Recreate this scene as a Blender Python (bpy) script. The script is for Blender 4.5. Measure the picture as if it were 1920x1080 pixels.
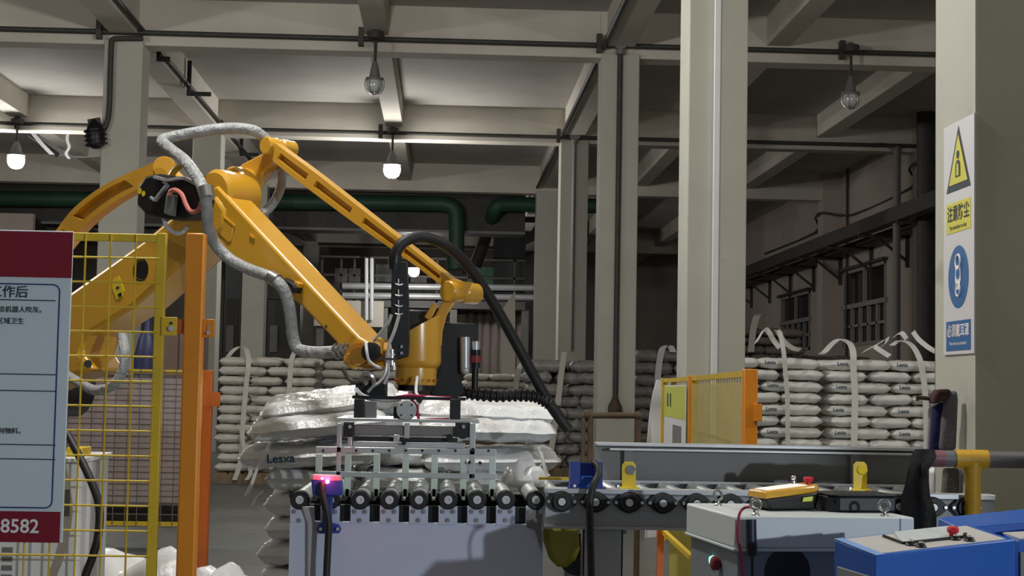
import bpy, bmesh, math, random
from mathutils import Vector, Matrix
random.seed(7)
for o in list(bpy.data.objects): bpy.data.objects.remove(o)
SC = bpy.context.scene
COL = SC.collection
V = Vector
# ---------------------------------------------------------------- camera
FPX = 3000.0
CAMZ = 1.2
wY = V((-129.0, 188.0, FPX)).normalized()          # world +Y seen from the camera (right, down, forward)
hz = V((1.0, 0.0185, 0.0))
wZ = wY.cross(hz).normalized()
if wZ.y > 0: wZ = -wZ
wX = -(wY.cross(wZ)) if (wY.cross(wZ)).x < 0 else wY.cross(wZ)
RIGHT = V((wX.x, wY.x, wZ.x)); DOWN = V((wX.y, wY.y, wZ.y)); FWD = V((wX.z, wY.z, wZ.z))
cam = bpy.data.cameras.new('camera')
cam.sensor_width = 36.0; cam.lens = FPX / 1920.0 * 36.0; cam.clip_end = 200
camo = bpy.data.objects.new('camera', cam); COL.objects.link(camo)
m = Matrix((( RIGHT.x, -DOWN.x, -FWD.x, 0), (RIGHT.y, -DOWN.y, -FWD.y, 0), (RIGHT.z, -DOWN.z, -FWD.z, CAMZ), (0, 0, 0, 1)))
camo.matrix_world = m
SC.camera = camo
# ---------------------------------------------------------------- world, exposure
SC.view_settings.view_transform = 'Standard'; SC.view_settings.look = 'None'
SC.view_settings.gamma = 1.0; SC.view_settings.use_curve_mapping = False
SC.view_settings.exposure = -0.15
w = bpy.data.worlds.new('world'); SC.world = w; w.use_nodes = True
bgn = w.node_tree.nodes['Background']; bgn.inputs[0].default_value = (0.85, 0.93, 1.0, 1); bgn.inputs[1].default_value = 0.23
LAMP_W = 260.0
LAMP_COL = (1.0, 0.97, 0.93)
def add_light(name, kind, loc, power, color, radius=0.1, target=None, spot=None, blend=0.4):
    d = bpy.data.lights.new(name, kind); d.energy = power; d.color = color
    if kind == 'AREA': d.shape = 'DISK'; d.size = radius * 2
    else: d.shadow_soft_size = radius
    if spot: d.spot_size = math.radians(spot); d.spot_blend = blend
    o = bpy.data.objects.new(name, d); COL.objects.link(o); o.location = loc
    if target is not None:
        o.rotation_euler = (V(target) - V(loc)).to_track_quat('-Z', 'Y').to_euler()
    return o
# spot added behind the camera to cast the cabinet's shadow on the conveyor panel
add_light('added_floodlight_beam', 'SPOT', (5.25, -3.85, 1.98), 1350.0, (0.82, 0.91, 1.0), 0.05, (-0.25, 5.5, 0.95), 23, 0.3)

# ---------------------------------------------------------------- pixel -> world
def ray(px, py):
    return RIGHT * ((px - 960.0) / FPX) + DOWN * ((py - 540.0) / FPX) + FWD
C0 = V((0, 0, CAMZ))
def at(px, py, Y):
    r = ray(px, py); return C0 + r * (Y / r.y)
def atz(px, py, z):
    r = ray(px, py); return C0 + r * ((z - CAMZ) / r.z)
def onplane(px, py, p0, n):
    r = ray(px, py); return C0 + r * ((V(p0) - C0).dot(n) / r.dot(n))

# ---------------------------------------------------------------- materials
MATS = {}
def mat(name, col, rough=0.6, metal=0.0, var=0.12, scale=6.0, bump=0.0, bscale=60.0, emit=None, estr=0.0, spec=None, alpha=None, coat=0.0, dirt=None, trans=0.0):
    if name in MATS: return MATS[name]
    mt = bpy.data.materials.new(name); mt.use_nodes = True
    nt = mt.node_tree; b = nt.nodes['Principled BSDF']; L = nt.links.new
    tc = nt.nodes.new('ShaderNodeTexCoord')
    b.inputs['Roughness'].default_value = rough; b.inputs['Metallic'].default_value = metal
    c4 = (*col, 1)
    if var > 0:
        nz = nt.nodes.new('ShaderNodeTexNoise'); nz.inputs['Scale'].default_value = scale; nz.inputs['Detail'].default_value = 5
        L(tc.outputs['Object'], nz.inputs['Vector'])
        rp = nt.nodes.new('ShaderNodeValToRGB')
        rp.color_ramp.elements[0].position = 0.3; rp.color_ramp.elements[1].position = 0.7
        rp.color_ramp.elements[0].color = (*[x * (1 - var) for x in col], 1)
        rp.color_ramp.elements[1].color = (*[min(1, x * (1 + var)) for x in col], 1)
        L(nz.outputs['Fac'], rp.inputs['Fac'])
        out = rp.outputs['Color']
        if dirt:
            nz2 = nt.nodes.new('ShaderNodeTexNoise'); nz2.inputs['Scale'].default_value = dirt[1]; nz2.inputs['Detail'].default_value = 8
            L(tc.outputs['Object'], nz2.inputs['Vector'])
            r2 = nt.nodes.new('ShaderNodeValToRGB'); r2.color_ramp.elements[0].position = dirt[2]; r2.color_ramp.elements[1].position = dirt[2] + 0.12
            r2.color_ramp.elements[0].color = (0, 0, 0, 1); r2.color_ramp.elements[1].color = (1, 1, 1, 1)
            L(nz2.outputs['Fac'], r2.inputs['Fac'])
            mx = nt.nodes.new('ShaderNodeMixRGB'); L(r2.outputs['Color'], mx.inputs[0]); L(out, mx.inputs[1]); mx.inputs[2].default_value = (*dirt[0], 1)
            out = mx.outputs[0]
        L(out, b.inputs['Base Color'])
    else:
        b.inputs['Base Color'].default_value = c4
    if bump > 0:
        n3 = nt.nodes.new('ShaderNodeTexNoise'); n3.inputs['Scale'].default_value = bscale; n3.inputs['Detail'].default_value = 4
        L(tc.outputs['Object'], n3.inputs['Vector'])
        bm = nt.nodes.new('ShaderNodeBump'); bm.inputs['Strength'].default_value = bump; bm.inputs['Distance'].default_value = 0.02
        L(n3.outputs['Fac'], bm.inputs['Height']); L(bm.outputs['Normal'], b.inputs['Normal'])
    if emit: b.inputs['Emission Color'].default_value = (*emit, 1); b.inputs['Emission Strength'].default_value = estr
    if coat: b.inputs['Coat Weight'].default_value = coat; b.inputs['Coat Roughness'].default_value = 0.23
    if alpha is not None: b.inputs['Alpha'].default_value = alpha
    if trans: b.inputs['Transmission Weight'].default_value = trans
    MATS[name] = mt
    return mt
def srgb(r, g, b):
    f = lambda c: (c / 255 / 12.92) if c / 255 <= 0.04045 else ((c / 255 + 0.055) / 1.055) ** 2.4
    return (f(r), f(g), f(b))

M_CONC = mat("painted_concrete", srgb(206, 200, 188), 0.85, var=0.07, scale=1.2, bump=0.08, bscale=8)
M_CEIL = mat('ceiling_paint', srgb(176, 172, 166), 0.9, var=0.10, scale=0.8, bump=0.08, bscale=5)
M_COLM = mat('column_paint', srgb(184, 184, 172), 0.75, var=0.06, scale=1.5, bump=0.05, bscale=10, dirt=(srgb(150, 146, 134), 2.2, 0.66))
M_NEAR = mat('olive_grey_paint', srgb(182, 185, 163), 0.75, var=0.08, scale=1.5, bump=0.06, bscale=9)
M_WALL = mat('wall_plaster', srgb(190, 177, 167), 0.9, var=0.08, scale=0.7, bump=0.05)
M_FLOOR = mat('floor_epoxy', srgb(92, 95, 93), 0.45, var=0.15, scale=1.0, bump=0.04, bscale=20, dirt=(srgb(70, 72, 70), 3.0, 0.6))
M_DARK = mat('dark_pipe_paint', srgb(62, 60, 56), 0.6, var=0.2, scale=8)
M_BLACK = mat('black_plastic', srgb(22, 22, 23), 0.5, var=0.2, scale=10)
M_BLACKM = mat('black_metal', srgb(30, 30, 32), 0.4, 0.3, var=0.2, scale=12)
M_RUBBER = mat('black_rubber', srgb(20, 20, 21), 0.55, var=0.2, scale=30)
M_ROBOT = mat('robot_orange_paint', srgb(212, 158, 44), 0.30, var=0.05, scale=3, coat=0.6)
M_POSTO = mat('fence_orange_paint', srgb(224, 138, 24), 0.4, var=0.08, scale=5, coat=0.2)
M_FENCEY = mat('fence_yellow_paint', srgb(214, 180, 40), 0.45, var=0.1, scale=6, coat=0.2)
M_FENCEO = mat('fence_dark_orange', srgb(178, 88, 22), 0.45, var=0.1, scale=6)
M_YEL = mat('yellow_paint', srgb(226, 200, 40), 0.45, var=0.1, scale=8)
M_GREY = mat('grey_machine_paint', srgb(118, 117, 115), 0.5, var=0.08, scale=3, bump=0.03)
M_LGREY = mat('light_grey_metal', srgb(190, 192, 194), 0.35, 0.35, var=0.08, scale=6)
M_ALU = mat('aluminium', srgb(205, 210, 208), 0.32, 0.75, var=0.08, scale=10)
M_STEEL = mat('steel', srgb(180, 180, 178), 0.28, 0.9, var=0.1, scale=12)
M_LILAC = mat('pale_panel_paint', srgb(196, 202, 222), 0.5, var=0.04, scale=2)
M_WHITE = mat('white_paint', srgb(222, 226, 228), 0.45, var=0.04, scale=3)
M_BOARD = mat('board_white', srgb(206, 218, 224), 0.4, var=0.03, scale=2)
M_RED = mat('board_dark_red', srgb(128, 12, 38), 0.45, var=0.06, scale=3)
M_INK = mat('print_ink', srgb(40, 52, 62), 0.6, var=0)
M_INKB = mat('print_blue', srgb(36, 58, 120), 0.6, var=0)
M_WPRINT = mat('print_white', srgb(235, 232, 232), 0.6, var=0)
M_BAG = mat('white_sack_film', srgb(226, 228, 228), 0.24, var=0.05, scale=9, bump=0.5, bscale=22)
M_BAGB = mat('white_sack_woven', srgb(230, 231, 226), 0.5, var=0.05, scale=9, bump=0.25, bscale=18)
M_BAGL = mat('off_white_sack', srgb(200, 196, 186), 0.6, var=0.08, scale=9, bump=0.3, bscale=18)
M_BAGG = mat('grey_wrapped_sack', srgb(150, 149, 146), 0.4, var=0.15, scale=6, bump=0.6, bscale=9)
M_BAGD = mat('dusty_brown_sack', srgb(120, 112, 102), 0.7, var=0.15, scale=8, bump=0.4, bscale=12)
M_STRAP = mat('white_webbing', srgb(226, 226, 222), 0.7, var=0.04, scale=20)
M_HOSE = mat('grey_wrapped_hose', srgb(158, 160, 160), 0.42, var=0.15, scale=22, bump=0.6, bscale=40)
M_BLUE = mat('blue_paint', srgb(20, 88, 178), 0.42, var=0.05, scale=3)
M_DBLUE = mat('sensor_blue', srgb(34, 62, 148), 0.45, var=0.08, scale=8)
M_CABL = mat('cabinet_light_grey', srgb(200, 208, 208), 0.42, var=0.03, scale=3)
M_CABD = mat('cabinet_dark_grey', srgb(124, 132, 138), 0.5, var=0.06, scale=3)
M_RUST = mat('rusty_pipe', srgb(78, 62, 48), 0.75, var=0.3, scale=14)
M_GREEN = mat('dark_green_paint', srgb(40, 74, 56), 0.55, var=0.15, scale=3)
M_REDP = mat('red_plastic', srgb(196, 24, 40), 0.4, var=0.05)
M_BOLT = mat('zinc_bolt', srgb(200, 202, 204), 0.25, 0.9, var=0.1, scale=30)
M_CLOTH = mat('black_cloth', srgb(16, 16, 18), 0.95, var=0.2, scale=20, bump=0.3)
M_GLASSD = mat('dark_window_glass', srgb(34, 34, 36), 0.15, var=0.1, scale=1)
M_SASH = mat('grey_window_frame', srgb(150, 148, 146), 0.6, var=0.06)
M_LAMPON = mat('lit_lamp_globe', (1, 1, 1), 0.4, var=0, emit=(1.0, 0.96, 0.9), estr=9.0)
M_LAMPOFF = mat('clear_lamp_glass', srgb(210, 214, 214), 0.12, 0.1, var=0.1, scale=30)

# ---------------------------------------------------------------- mesh builder
class MB:
    def __init__(s): s.v = []; s.f = []
    def add(s, vs, fs):
        n = len(s.v); s.v += [V(p) for p in vs]; s.f += [tuple(i + n for i in f) for f in fs]; return s
    def obox(s, c, ax, ay, az):
        c = V(c); ax = V(ax); ay = V(ay); az = V(az)
        vs = [c + ax * i + ay * j + az * k for k in (-1, 1) for j in (-1, 1) for i in (-1, 1)]
        return s.add(vs, [(0, 2, 3, 1), (4, 5, 7, 6), (0, 1, 5, 4), (2, 6, 7, 3), (0, 4, 6, 2), (1, 3, 7, 5)])
    def box(s, x0, x1, y0, y1, z0, z1):
        return s.obox(((x0 + x1) / 2, (y0 + y1) / 2, (z0 + z1) / 2), (abs(x1 - x0) / 2, 0, 0), (0, abs(y1 - y0) / 2, 0), (0, 0, abs(z1 - z0) / 2))
    def beam(s, p0, p1, wx, up, wz):
        # rectangular bar from p0 to p1, width wx sideways, wz along up
        p0 = V(p0); p1 = V(p1); d = (p1 - p0); u = V(up); sd = d.cross(u).normalized(); u2 = sd.cross(d).normalized()
        return s.obox((p0 + p1) / 2, d / 2, sd * wx / 2, u2 * wz / 2)
    def prism(s, pts, vec):
        pts = [V(p) for p in pts]; vec = V(vec); n = len(pts)
        vs = pts + [p + vec for p in pts]
        fs = [tuple(range(n)), tuple(range(2 * n - 1, n - 1, -1))] + [(i, i + n, (i + 1) % n + n, (i + 1) % n) for i in range(n)]
        return s.add(vs, fs)
    def cyl(s, p0, p1, r0, r1=None, n=16, caps=True):
        return s.lathe(p0, V(p1) - V(p0), [(r0, 0), (r0 if r1 is None else r1, (V(p1) - V(p0)).length)], n, caps)
    def lathe(s, o, axis, prof, n=20, caps=True):
        o = V(o); a = V(axis).normalized(); t = a.orthogonal().normalized(); b = a.cross(t)
        vs = []; fs = []
        for r, h in prof:
            for i in range(n):
                an = 2 * math.pi * i / n
                vs.append(o + a * h + (t * math.cos(an) + b * math.sin(an)) * max(r, 1e-5))
        for k in range(len(prof) - 1):
            for i in range(n):
                j = (i + 1) % n; fs.append((k * n + i, k * n + j, (k + 1) * n + j, (k + 1) * n + i))
        if caps:
            fs.append(tuple(range(n - 1, -1, -1))); fs.append(tuple((len(prof) - 1) * n + i for i in range(n)))
        return s.add(vs, fs)
    def sphere(s, c, r, n=16, m_=10, sz=1.0):
        return s.lathe(V(c) - V((0, 0, r * sz)), (0, 0, 1), [(r * math.sin(math.pi * k / m_), r * sz * (1 - math.cos(math.pi * k / m_))) for k in range(m_ + 1)], n, False)
    def tube(s, pts, r, n=8, sub=4, closed=False):
        P = smooth_path(pts, sub); m_ = len(P)
        rs = r if isinstance(r, list) else None
        up = None; vs = []; fs = []
        for k in range(m_):
            d = (P[min(k + 1, m_ - 1)] - P[max(k - 1, 0)]).normalized()
            if up is None: up = d.orthogonal().normalized()
            else:
                up = (up - d * up.dot(d)); up = up.normalized() if up.length > 1e-6 else d.orthogonal().normalized()
            b = d.cross(up)
            rr = r if rs is None else rs[min(len(rs) - 1, k * len(rs) // m_)]
            for i in range(n):
                an = 2 * math.pi * i / n; vs.append(P[k] + (up * math.cos(an) + b * math.sin(an)) * rr)
        for k in range(m_ - 1):
            for i in range(n):
                j = (i + 1) % n; fs.append((k * n + i, k * n + j, (k + 1) * n + j, (k + 1) * n + i))
        fs.append(tuple(range(n - 1, -1, -1))); fs.append(tuple((m_ - 1) * n + i for i in range(n)))
        return s.add(vs, fs)
    def ribbon(s, pts, wvec, th=0.004, sub=4):
        P = smooth_path(pts, sub) if sub > 1 else [V(p) for p in pts]
        wv = V(wvec) / 2; m_ = len(P); vs = []; fs = []
        for k in range(m_):
            d = (P[min(k + 1, m_ - 1)] - P[max(k - 1, 0)]).normalized(); nn = d.cross(wv)
            nn = nn.normalized() * th / 2 if nn.length > 1e-7 else V((0, 0, th / 2))
            vs += [P[k] - wv - nn, P[k] + wv - nn, P[k] + wv + nn, P[k] - wv + nn]
        for k in range(m_ - 1):
            for i in range(4):
                j = (i + 1) % 4; fs.append((k * 4 + i, k * 4 + j, k * 4 + 4 + j, k * 4 + 4 + i))
        fs += [(3, 2, 1, 0), tuple((m_ - 1) * 4 + i for i in range(4))]
        return s.add(vs, fs)
    def torus(s, c, nrm, R, r, n=20, k=8, a0=0, a1=2 * math.pi):
        c = V(c); nrm = V(nrm).normalized(); t = V((0, 0, 1)).cross(nrm)
        t = t.normalized() if t.length > 1e-5 else nrm.orthogonal().normalized(); b = nrm.cross(t)
        full = abs(a1 - a0 - 2 * math.pi) < 1e-4; m_ = n if full else n + 1; vs = []; fs = []
        for i in range(m_):
            a = a0 + (a1 - a0) * i / n; d = t * math.cos(a) + b * math.sin(a)
            for j in range(k):
                e = 2 * math.pi * j / k; vs.append(c + d * (R + r * math.cos(e)) + nrm * (r * math.sin(e)))
        for i in range(n if full else n):
            i2 = (i + 1) % m_
            for j in range(k):
                j2 = (j + 1) % k; fs.append((i * k + j, i * k + j2, i2 * k + j2, i2 * k + j))
        return s.add(vs, fs)
def smooth_path(pts, sub):
    P = [V(p) for p in pts]
    if sub <= 1 or len(P) < 3: return P
    out = []
    for i in range(len(P) - 1):
        p0 = P[max(i - 1, 0)]; p1 = P[i]; p2 = P[i + 1]; p3 = P[min(i + 2, len(P) - 1)]
        for k in range(sub):
            t = k / sub
            out.append(0.5 * ((2 * p1) + (p2 - p0) * t + (2 * p0 - 5 * p1 + 4 * p2 - p3) * t * t + (3 * p1 - p0 - 3 * p2 + p3) * t ** 3))
    out.append(P[-1]); return out

ORG = {}
def finish(me, smooth):
    bm = bmesh.new(); bm.from_mesh(me); bmesh.ops.recalc_face_normals(bm, faces=bm.faces); bm.to_mesh(me); bm.free()
    if smooth:
        me.polygons.foreach_set('use_smooth', [True] * len(me.polygons)); me.set_sharp_from_angle(angle=math.radians(38))
def mesh_of(name, mb, org, mt, smooth=True):
    me = bpy.data.meshes.new(name); me.from_pydata([tuple(p - org) for p in mb.v], [], mb.f); me.validate()
    finish(me, smooth); me.materials.append(mt); return me
def tag(o, label=None, cat=None, group=None, kind=None):
    if label: o['label'] = label
    if cat: o['category'] = cat
    if group: o['group'] = group
    if kind: o['kind'] = kind
    return o
def thing(name, label, cat, loc, group=None):
    o = bpy.data.objects.new(name, None); COL.objects.link(o); o.location = loc; o.empty_display_size = 0.1
    ORG[o.name] = V(loc); return tag(o, label, cat, group)
def part(name, mb, mt, parent, bevel=0.0, smooth=True, label=None, kind=None):
    org = ORG[parent.name]; o = bpy.data.objects.new(name, mesh_of(name, mb, org, mt, smooth)); COL.objects.link(o)
    o.parent = parent; ORG[o.name] = org
    if bevel: add_bevel(o, bevel)
    return tag(o, label, None, None, kind)
def add_bevel(o, w_):
    b = o.modifiers.new('bevel', 'BEVEL'); b.width = w_; b.segments = 2; b.limit_method = 'ANGLE'; b.angle_limit = math.radians(50)
def single(name, mb, mt, label, cat, loc, group=None, bevel=0.0, smooth=True, kind=None):
    loc = V(loc); o = bpy.data.objects.new(name, mesh_of(name, mb, loc, mt, smooth)); COL.objects.link(o); o.location = loc
    ORG[o.name] = loc
    if bevel: add_bevel(o, bevel)
    return tag(o, label, cat, group, kind)
def struct(name, mb, mt, bevel=0.0, smooth=False, label=None, loc=(0, 0, 0)):
    loc = V(loc); o = bpy.data.objects.new(name, mesh_of(name, mb, loc, mt, smooth)); COL.objects.link(o); o.location = loc; ORG[o.name] = loc
    if bevel: add_bevel(o, bevel)
    return tag(o, label, None, None, 'structure')
TXT = {}
def text_part(name, body, size, p, xd, yd, mt, parent, align='LEFT', offset=0.0, ext=0.0008, xs=1.0, label=None):
    key = (body, align, offset)
    if key not in TXT:
        cu = bpy.data.curves.new('lettering', 'FONT'); cu.body = body; cu.size = 1.0; cu.align_x = align; cu.align_y = 'BOTTOM_BASELINE' if False else 'CENTER'
        cu.offset = offset; cu.extrude = 0.0; cu.resolution_u = 3
        t = bpy.data.objects.new('lettering', cu); COL.objects.link(t); bpy.context.view_layer.update()
        me = bpy.data.meshes.new_from_object(t.evaluated_get(bpy.context.evaluated_depsgraph_get()))
        TXT[key] = ([v.co.copy() for v in me.vertices], [tuple(f.vertices) for f in me.polygons])
        bpy.data.objects.remove(t); bpy.data.curves.remove(cu); bpy.data.meshes.remove(me)
    vs, fs = TXT[key]
    xd = V(xd).normalized(); yd = V(yd).normalized(); nn = xd.cross(yd); p = V(p)
    mb = MB(); mb.add([p + xd * (v.x * size * xs) + yd * (v.y * size) + nn * ext for v in vs], fs)
    org = ORG[parent.name]
    me = bpy.data.meshes.new(name); me.from_pydata([tuple(q - org) for q in mb.v], [], mb.f); me.materials.append(mt)
    o = bpy.data.objects.new(name, me); COL.objects.link(o); o.parent = parent; ORG[o.name] = org
    return tag(o, label)
UP = V((0, 0, 1)); XA = V((1, 0, 0)); YA = V((0, 1, 0))

# ================================================================ the building
ROWS = [5.95, 13.2, 20.8, 28.2, 35.6, 50.4]
ZC = CAMZ + 5.02; ZB = CAMZ + 4.40; ZL = CAMZ + 4.53; ZS = CAMZ + 4.62
XR, XL, XLL, XW = 2.0, -4.5, -10.9, 8.9          # left faces of the column lines and the right wall
CW = 0.5
struct('floor', MB().box(-17, 9.1, -8, 58, -0.1, 0.0), M_FLOOR, label='dark grey factory floor')
struct('ceiling', MB().box(-17, 9.1, -8, 58, ZC, ZC + 0.2), M_CEIL, label='grey painted concrete ceiling slab')
struct('wall_back', MB().box(-17, 9.1, 57.5, 57.8, 0, ZC), M_CONC)
struct('wall_left', MB().box(-17.2, -16.9, -8, 58, 0, ZC), M_WALL)
# right wall with two window openings
WIN = [(31.9, 35.3, 2.28, 3.95), (38.6, 41.9, 2.3, 3.75)]
wb = MB(); prev = -8.0
for (y0, y1, z0, z1) in WIN:
    wb.box(XW, XW + 0.25, prev, y0, 0, ZC); wb.box(XW, XW + 0.25, y0, y1, 0, z0); wb.box(XW, XW + 0.25, y0, y1, z1, ZC); prev = y1
wb.box(XW, XW + 0.25, prev, 58, 0, ZC)
struct('wall_right', wb, M_WALL)
for i, (y0, y1, z0, z1) in enumerate(WIN):
    fr = MB(); t = 0.07
    fr.box(XW - .03, XW + .08, y0, y0 + t, z0, z1).box(XW - .03, XW + .08, y1 - t, y1, z0, z1).box(XW - .03, XW + .08, y0, y1, z0, z0 + t).box(XW - .03, XW + .08, y0, y1, z1 - t, z1)
    zm = z0 + (z1 - z0) * 0.52
    fr.box(XW - .05, XW + .08, y0 - .1, y1 + .1, zm - .05, zm + .05)
    wo = struct('window_%d' % (i + 1), fr, M_SASH, label='grey framed factory window')
    part('window_hood', MB().box(XW - .12, XW + .02, y0 - .12, y1 + .12, z1, z1 + .06), M_DARK, wo)
    for k in range(1, 5):
        yy = y0 + (y1 - y0) * k / 5
        part('window_bar', MB().box(XW - .02, XW + .05, yy - .05, yy + .05, z0, zm), M_SASH, wo)
    part('window_bar', MB().box(XW - .02, XW + .05, (y0 + y1) / 2 - .05, (y0 + y1) / 2 + .05, zm, z1), M_SASH, wo)
    part('window_bar', MB().box(XW - .02, XW + .04, y0, y1, (z0 + zm) / 2 - .03, (z0 + zm) / 2 + .03), M_SASH, wo)
    for (za, zb_) in ((z0, zm), (zm, z1)):
        part('window_pane', MB().box(XW + .06, XW + .07, y0, y1, za, zb_), M_GLASSD, wo)
# columns
def column(x, y, label, mt=M_COLM, z1=None):
    mb = MB().box(x, x + CW, y, y + CW, 0, z1 or ZB + 0.05)
    return struct('column', mb, mt, bevel=0.012, label=label, loc=(x + CW / 2, y + CW / 2, 0))
# nearest column: olive front, paler sides
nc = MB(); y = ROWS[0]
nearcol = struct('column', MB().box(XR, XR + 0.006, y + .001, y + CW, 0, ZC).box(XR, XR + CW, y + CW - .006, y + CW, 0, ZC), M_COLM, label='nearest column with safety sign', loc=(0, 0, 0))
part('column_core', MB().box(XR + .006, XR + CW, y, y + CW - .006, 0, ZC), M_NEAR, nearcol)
names = {13.2: 'second column from the camera on the right line', 20.8: 'column behind the rusty guard frame', 28.2: 'column behind the grey wrapped stacks', 35.6: 'far column of the right line', 50.4: 'farthest column of the right line'}
for y in ROWS[1:]: column(XR, y, names[y])
namesL = {20.8: 'large left column with the floodlight conduit', 28.2: 'left column behind the robot elbow', 35.6: 'left column behind the forearm', 50.4: 'farthest left column'}
for y in ROWS[2:]: column(XL, y, namesL[y])
for y in ROWS[3:5]: column(XLL, y, 'outer left column far behind the notice board')
for y in ROWS[2:5]: struct('column', MB().box(XW - .42, XW, y, y + .5, 0, ZC), M_WALL, label='pilaster on the right wall', loc=(0, 0, 0))
# cross beams on the rows, main beams on the column lines, secondary beams
for i, y in enumerate(ROWS):
    struct('beam', MB().box(-17, XW, y + .06, y + .44, ZB, ZC + .05), M_CONC, bevel=0.01, label='cross beam of column row %d' % (i + 1))
for x in (XLL, XL, XR):
    struct('beam', MB().box(x + .07, x + .43, -8, 57.5, ZL, ZC + .05), M_CONC, bevel=0.01, label='main beam on a column line')
for x in (-7.55, -0.97 + .0, 4.35, 6.75):
    struct('beam', MB().box(x - .155, x + .155, -8, 57.5, ZS, ZC + .05), M_CONC, bevel=0.01, label='secondary ceiling beam')
# haunches that thicken the cross beams over the columns of row C and D
for y in ROWS[2:4]:
    for x in (XL, XR):
        struct('beam', MB().prism([(x - 1.6, y + .05, ZC - .05), (x - .02, y + .05, ZB + .28), (x - .02, y + .05, ZC - .02)], (0, .36, 0)), M_CONC, label='haunch of a cross beam')

# ---------------------------------------------------------------- conduits
def clampset(th, pts, n, mt=M_DARK):
    for p in pts:
        part('pipe_clamp', MB().box(p[0] - .035, p[0] + .035, p[1] - .07, p[1] + .03, p[2] - .10, p[2] + .14), mt, th)
def conduit(y, px_y, x0, x1, label, clamps, r=0.034):
    z = at(831, px_y, y).z; th = thing('conduit_pipe', label, 'pipe', (x0, y - .05, z), 'steel conduits along the beams')
    part('pipe', MB().cyl((x0, y - .03, z), (x1, y - .03, z), r, n=10), M_DARK, th)
    clampset(th, [(x, y - .03, z) for x in clamps], V((0, -1, 0)))
    return z
zc1 = conduit(20.79, 77.5, -16.8, 8.4, 'long dark conduit on the front cross beam', [at(190, 60, 20.86).x, at(678, 70, 20.86).x, at(1122, 88, 20.86).x, at(1575, 95, 20.86).x])
zc2 = conduit(28.19, 252, -16.8, 8.4, 'long dark conduit on the second cross beam', [at(714, 245, 28.2).x, at(1047, 255, 28.2).x, at(34, 230, 28.2).x, at(415, 240, 28.2).x])
zc3 = conduit(50.4, 463, -4, 2, 'thin conduit on the farthest cross beam', [-1.2, 1.0], 0.045)
def pipe(label, pts, r, mt=M_DARK, sub=1, name='conduit_pipe', cat='pipe', group='steel conduits along the beams', n=10):
    return single(name, MB().tube(pts, r, n, sub), mt, label, cat, pts[0], group)
# conduits that run into the depth, on the main beams' inner sides
xl = XL + .43 + .06; zl = at(407, 232, 28.2).z
pipe('dark conduit running into the depth along the left main beam', [(xl, 16.5, zl), (xl, 34, zl)], 0.03)
xr = XR + .07 - .06; zr = at(1045, 255, 28.2).z
pipe('dark conduit running into the depth along the right main beam', [(xr, 15.5, zr), (xr, 35.5, zr)], 0.035)
# brackets on the left beam
for (px, py, Y, lab) in ((362, 165, 24.6, 'black angle bracket under the left main beam, nearer one'), (300, 80, 22.0, 'black angle bracket beside the large left column'), (440, 270, 31.0, 'black angle bracket under the left main beam, farther one')):
    p = V((xl, Y, zl)); sc_ = .45 if Y < 23 else 1.0
    single('angle_bracket', MB().box(p.x - .03, p.x + .03, p.y - .03, p.y + .03, p.z - .1, p.z + .38 * sc_).box(p.x - .03, p.x + .34 * sc_, p.y - .03, p.y + .03, p.z - .16, p.z - .10), M_BLACKM, lab, 'bracket', p, 'angle brackets on the beam')
# vertical conduits on the columns' faces
def vcon(x, y, z0, z1, label, r=0.03, mt=M_DARK):
    th = thing('conduit_pipe', label, 'pipe', (x, y - r, z0), 'conduits down the columns')
    part('pipe', MB().cyl((x, y - r, z0), (x, y - r, z1), r, n=10), mt, th)
    part('junction_box', MB().cyl((x, y - .12, z1 + .04), (x, y + .0, z1 + .04), 0.10, n=14).cyl((x, y - .06, z1 - .12), (x, y - .06, z1 + .02), 0.06, n=10), M_GREY, th)
    return th
xc = at(1158, 400, 20.8).x
t = vcon(xc, 20.8, at(1155, 745, 20.8).z, zc1, 'conduit down the column behind the rusty guard frame', 0.036, M_DARK)
p = at(1153, 762, 20.72)
part('switch', MB().lathe(p - V((0, 0, .12)), UP, [(.03, 0), (.09, .04), (.09, .12), (.05, .2), (.03, .26)], 12), M_RUST, t)
vcon(at(1075, 400, 28.2).x, 28.2, 1.9, zc2, 'pale conduit down the column behind the grey stacks', 0.035, M_GREY)
xb = at(1341, 400, 13.2).x
th = thing('conduit_pipe', 'white conduit down the middle of the second right column', 'pipe', (xb, 13.17, 0.3), 'conduits down the columns')
part('pipe', MB().box(xb - .022, xb + .022, 13.15, 13.2, 0.3, ZB), M_WHITE, th)
# floodlight on the big left column, fed by a bent conduit
def ac(px, py): return at(px, py, 20.74)
th = thing('wall_floodlight', 'black explosion-proof floodlight on the large left column', 'light', ac(180, 275))
part('conduit', MB().tube([ac(268, 72), ac(225, 72), ac(212, 74), ac(209, 84), ac(207, 140), ac(205, 205), ac(199, 235), ac(188, 250), ac(182, 252)], 0.035, 10, 3), M_DARK, th)
a0 = ac(176, 225); a1 = ac(182, 278)
part('housing', MB().lathe(a1, (a0 - a1), [(.05, 0), (.10, .03), (.12, .10), (.12, .22), (.09, .30), (.06, .33), (.03, .38)], 14), M_BLACKM, th)
for k in range(4):
    f = a1 + (a0 - a1) * (0.12 + 0.16 * k); part('cooling_fin', MB().lathe(f, (a0 - a1), [(.145, 0), (.145, .015)], 14), M_BLACKM, th)
part('bracket', MB().beam(ac(165, 228), ac(188, 224), .05, UP, .05).beam(ac(185, 224), ac(190, 240), .04, YA, .04), M_BLACKM, th)

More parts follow.
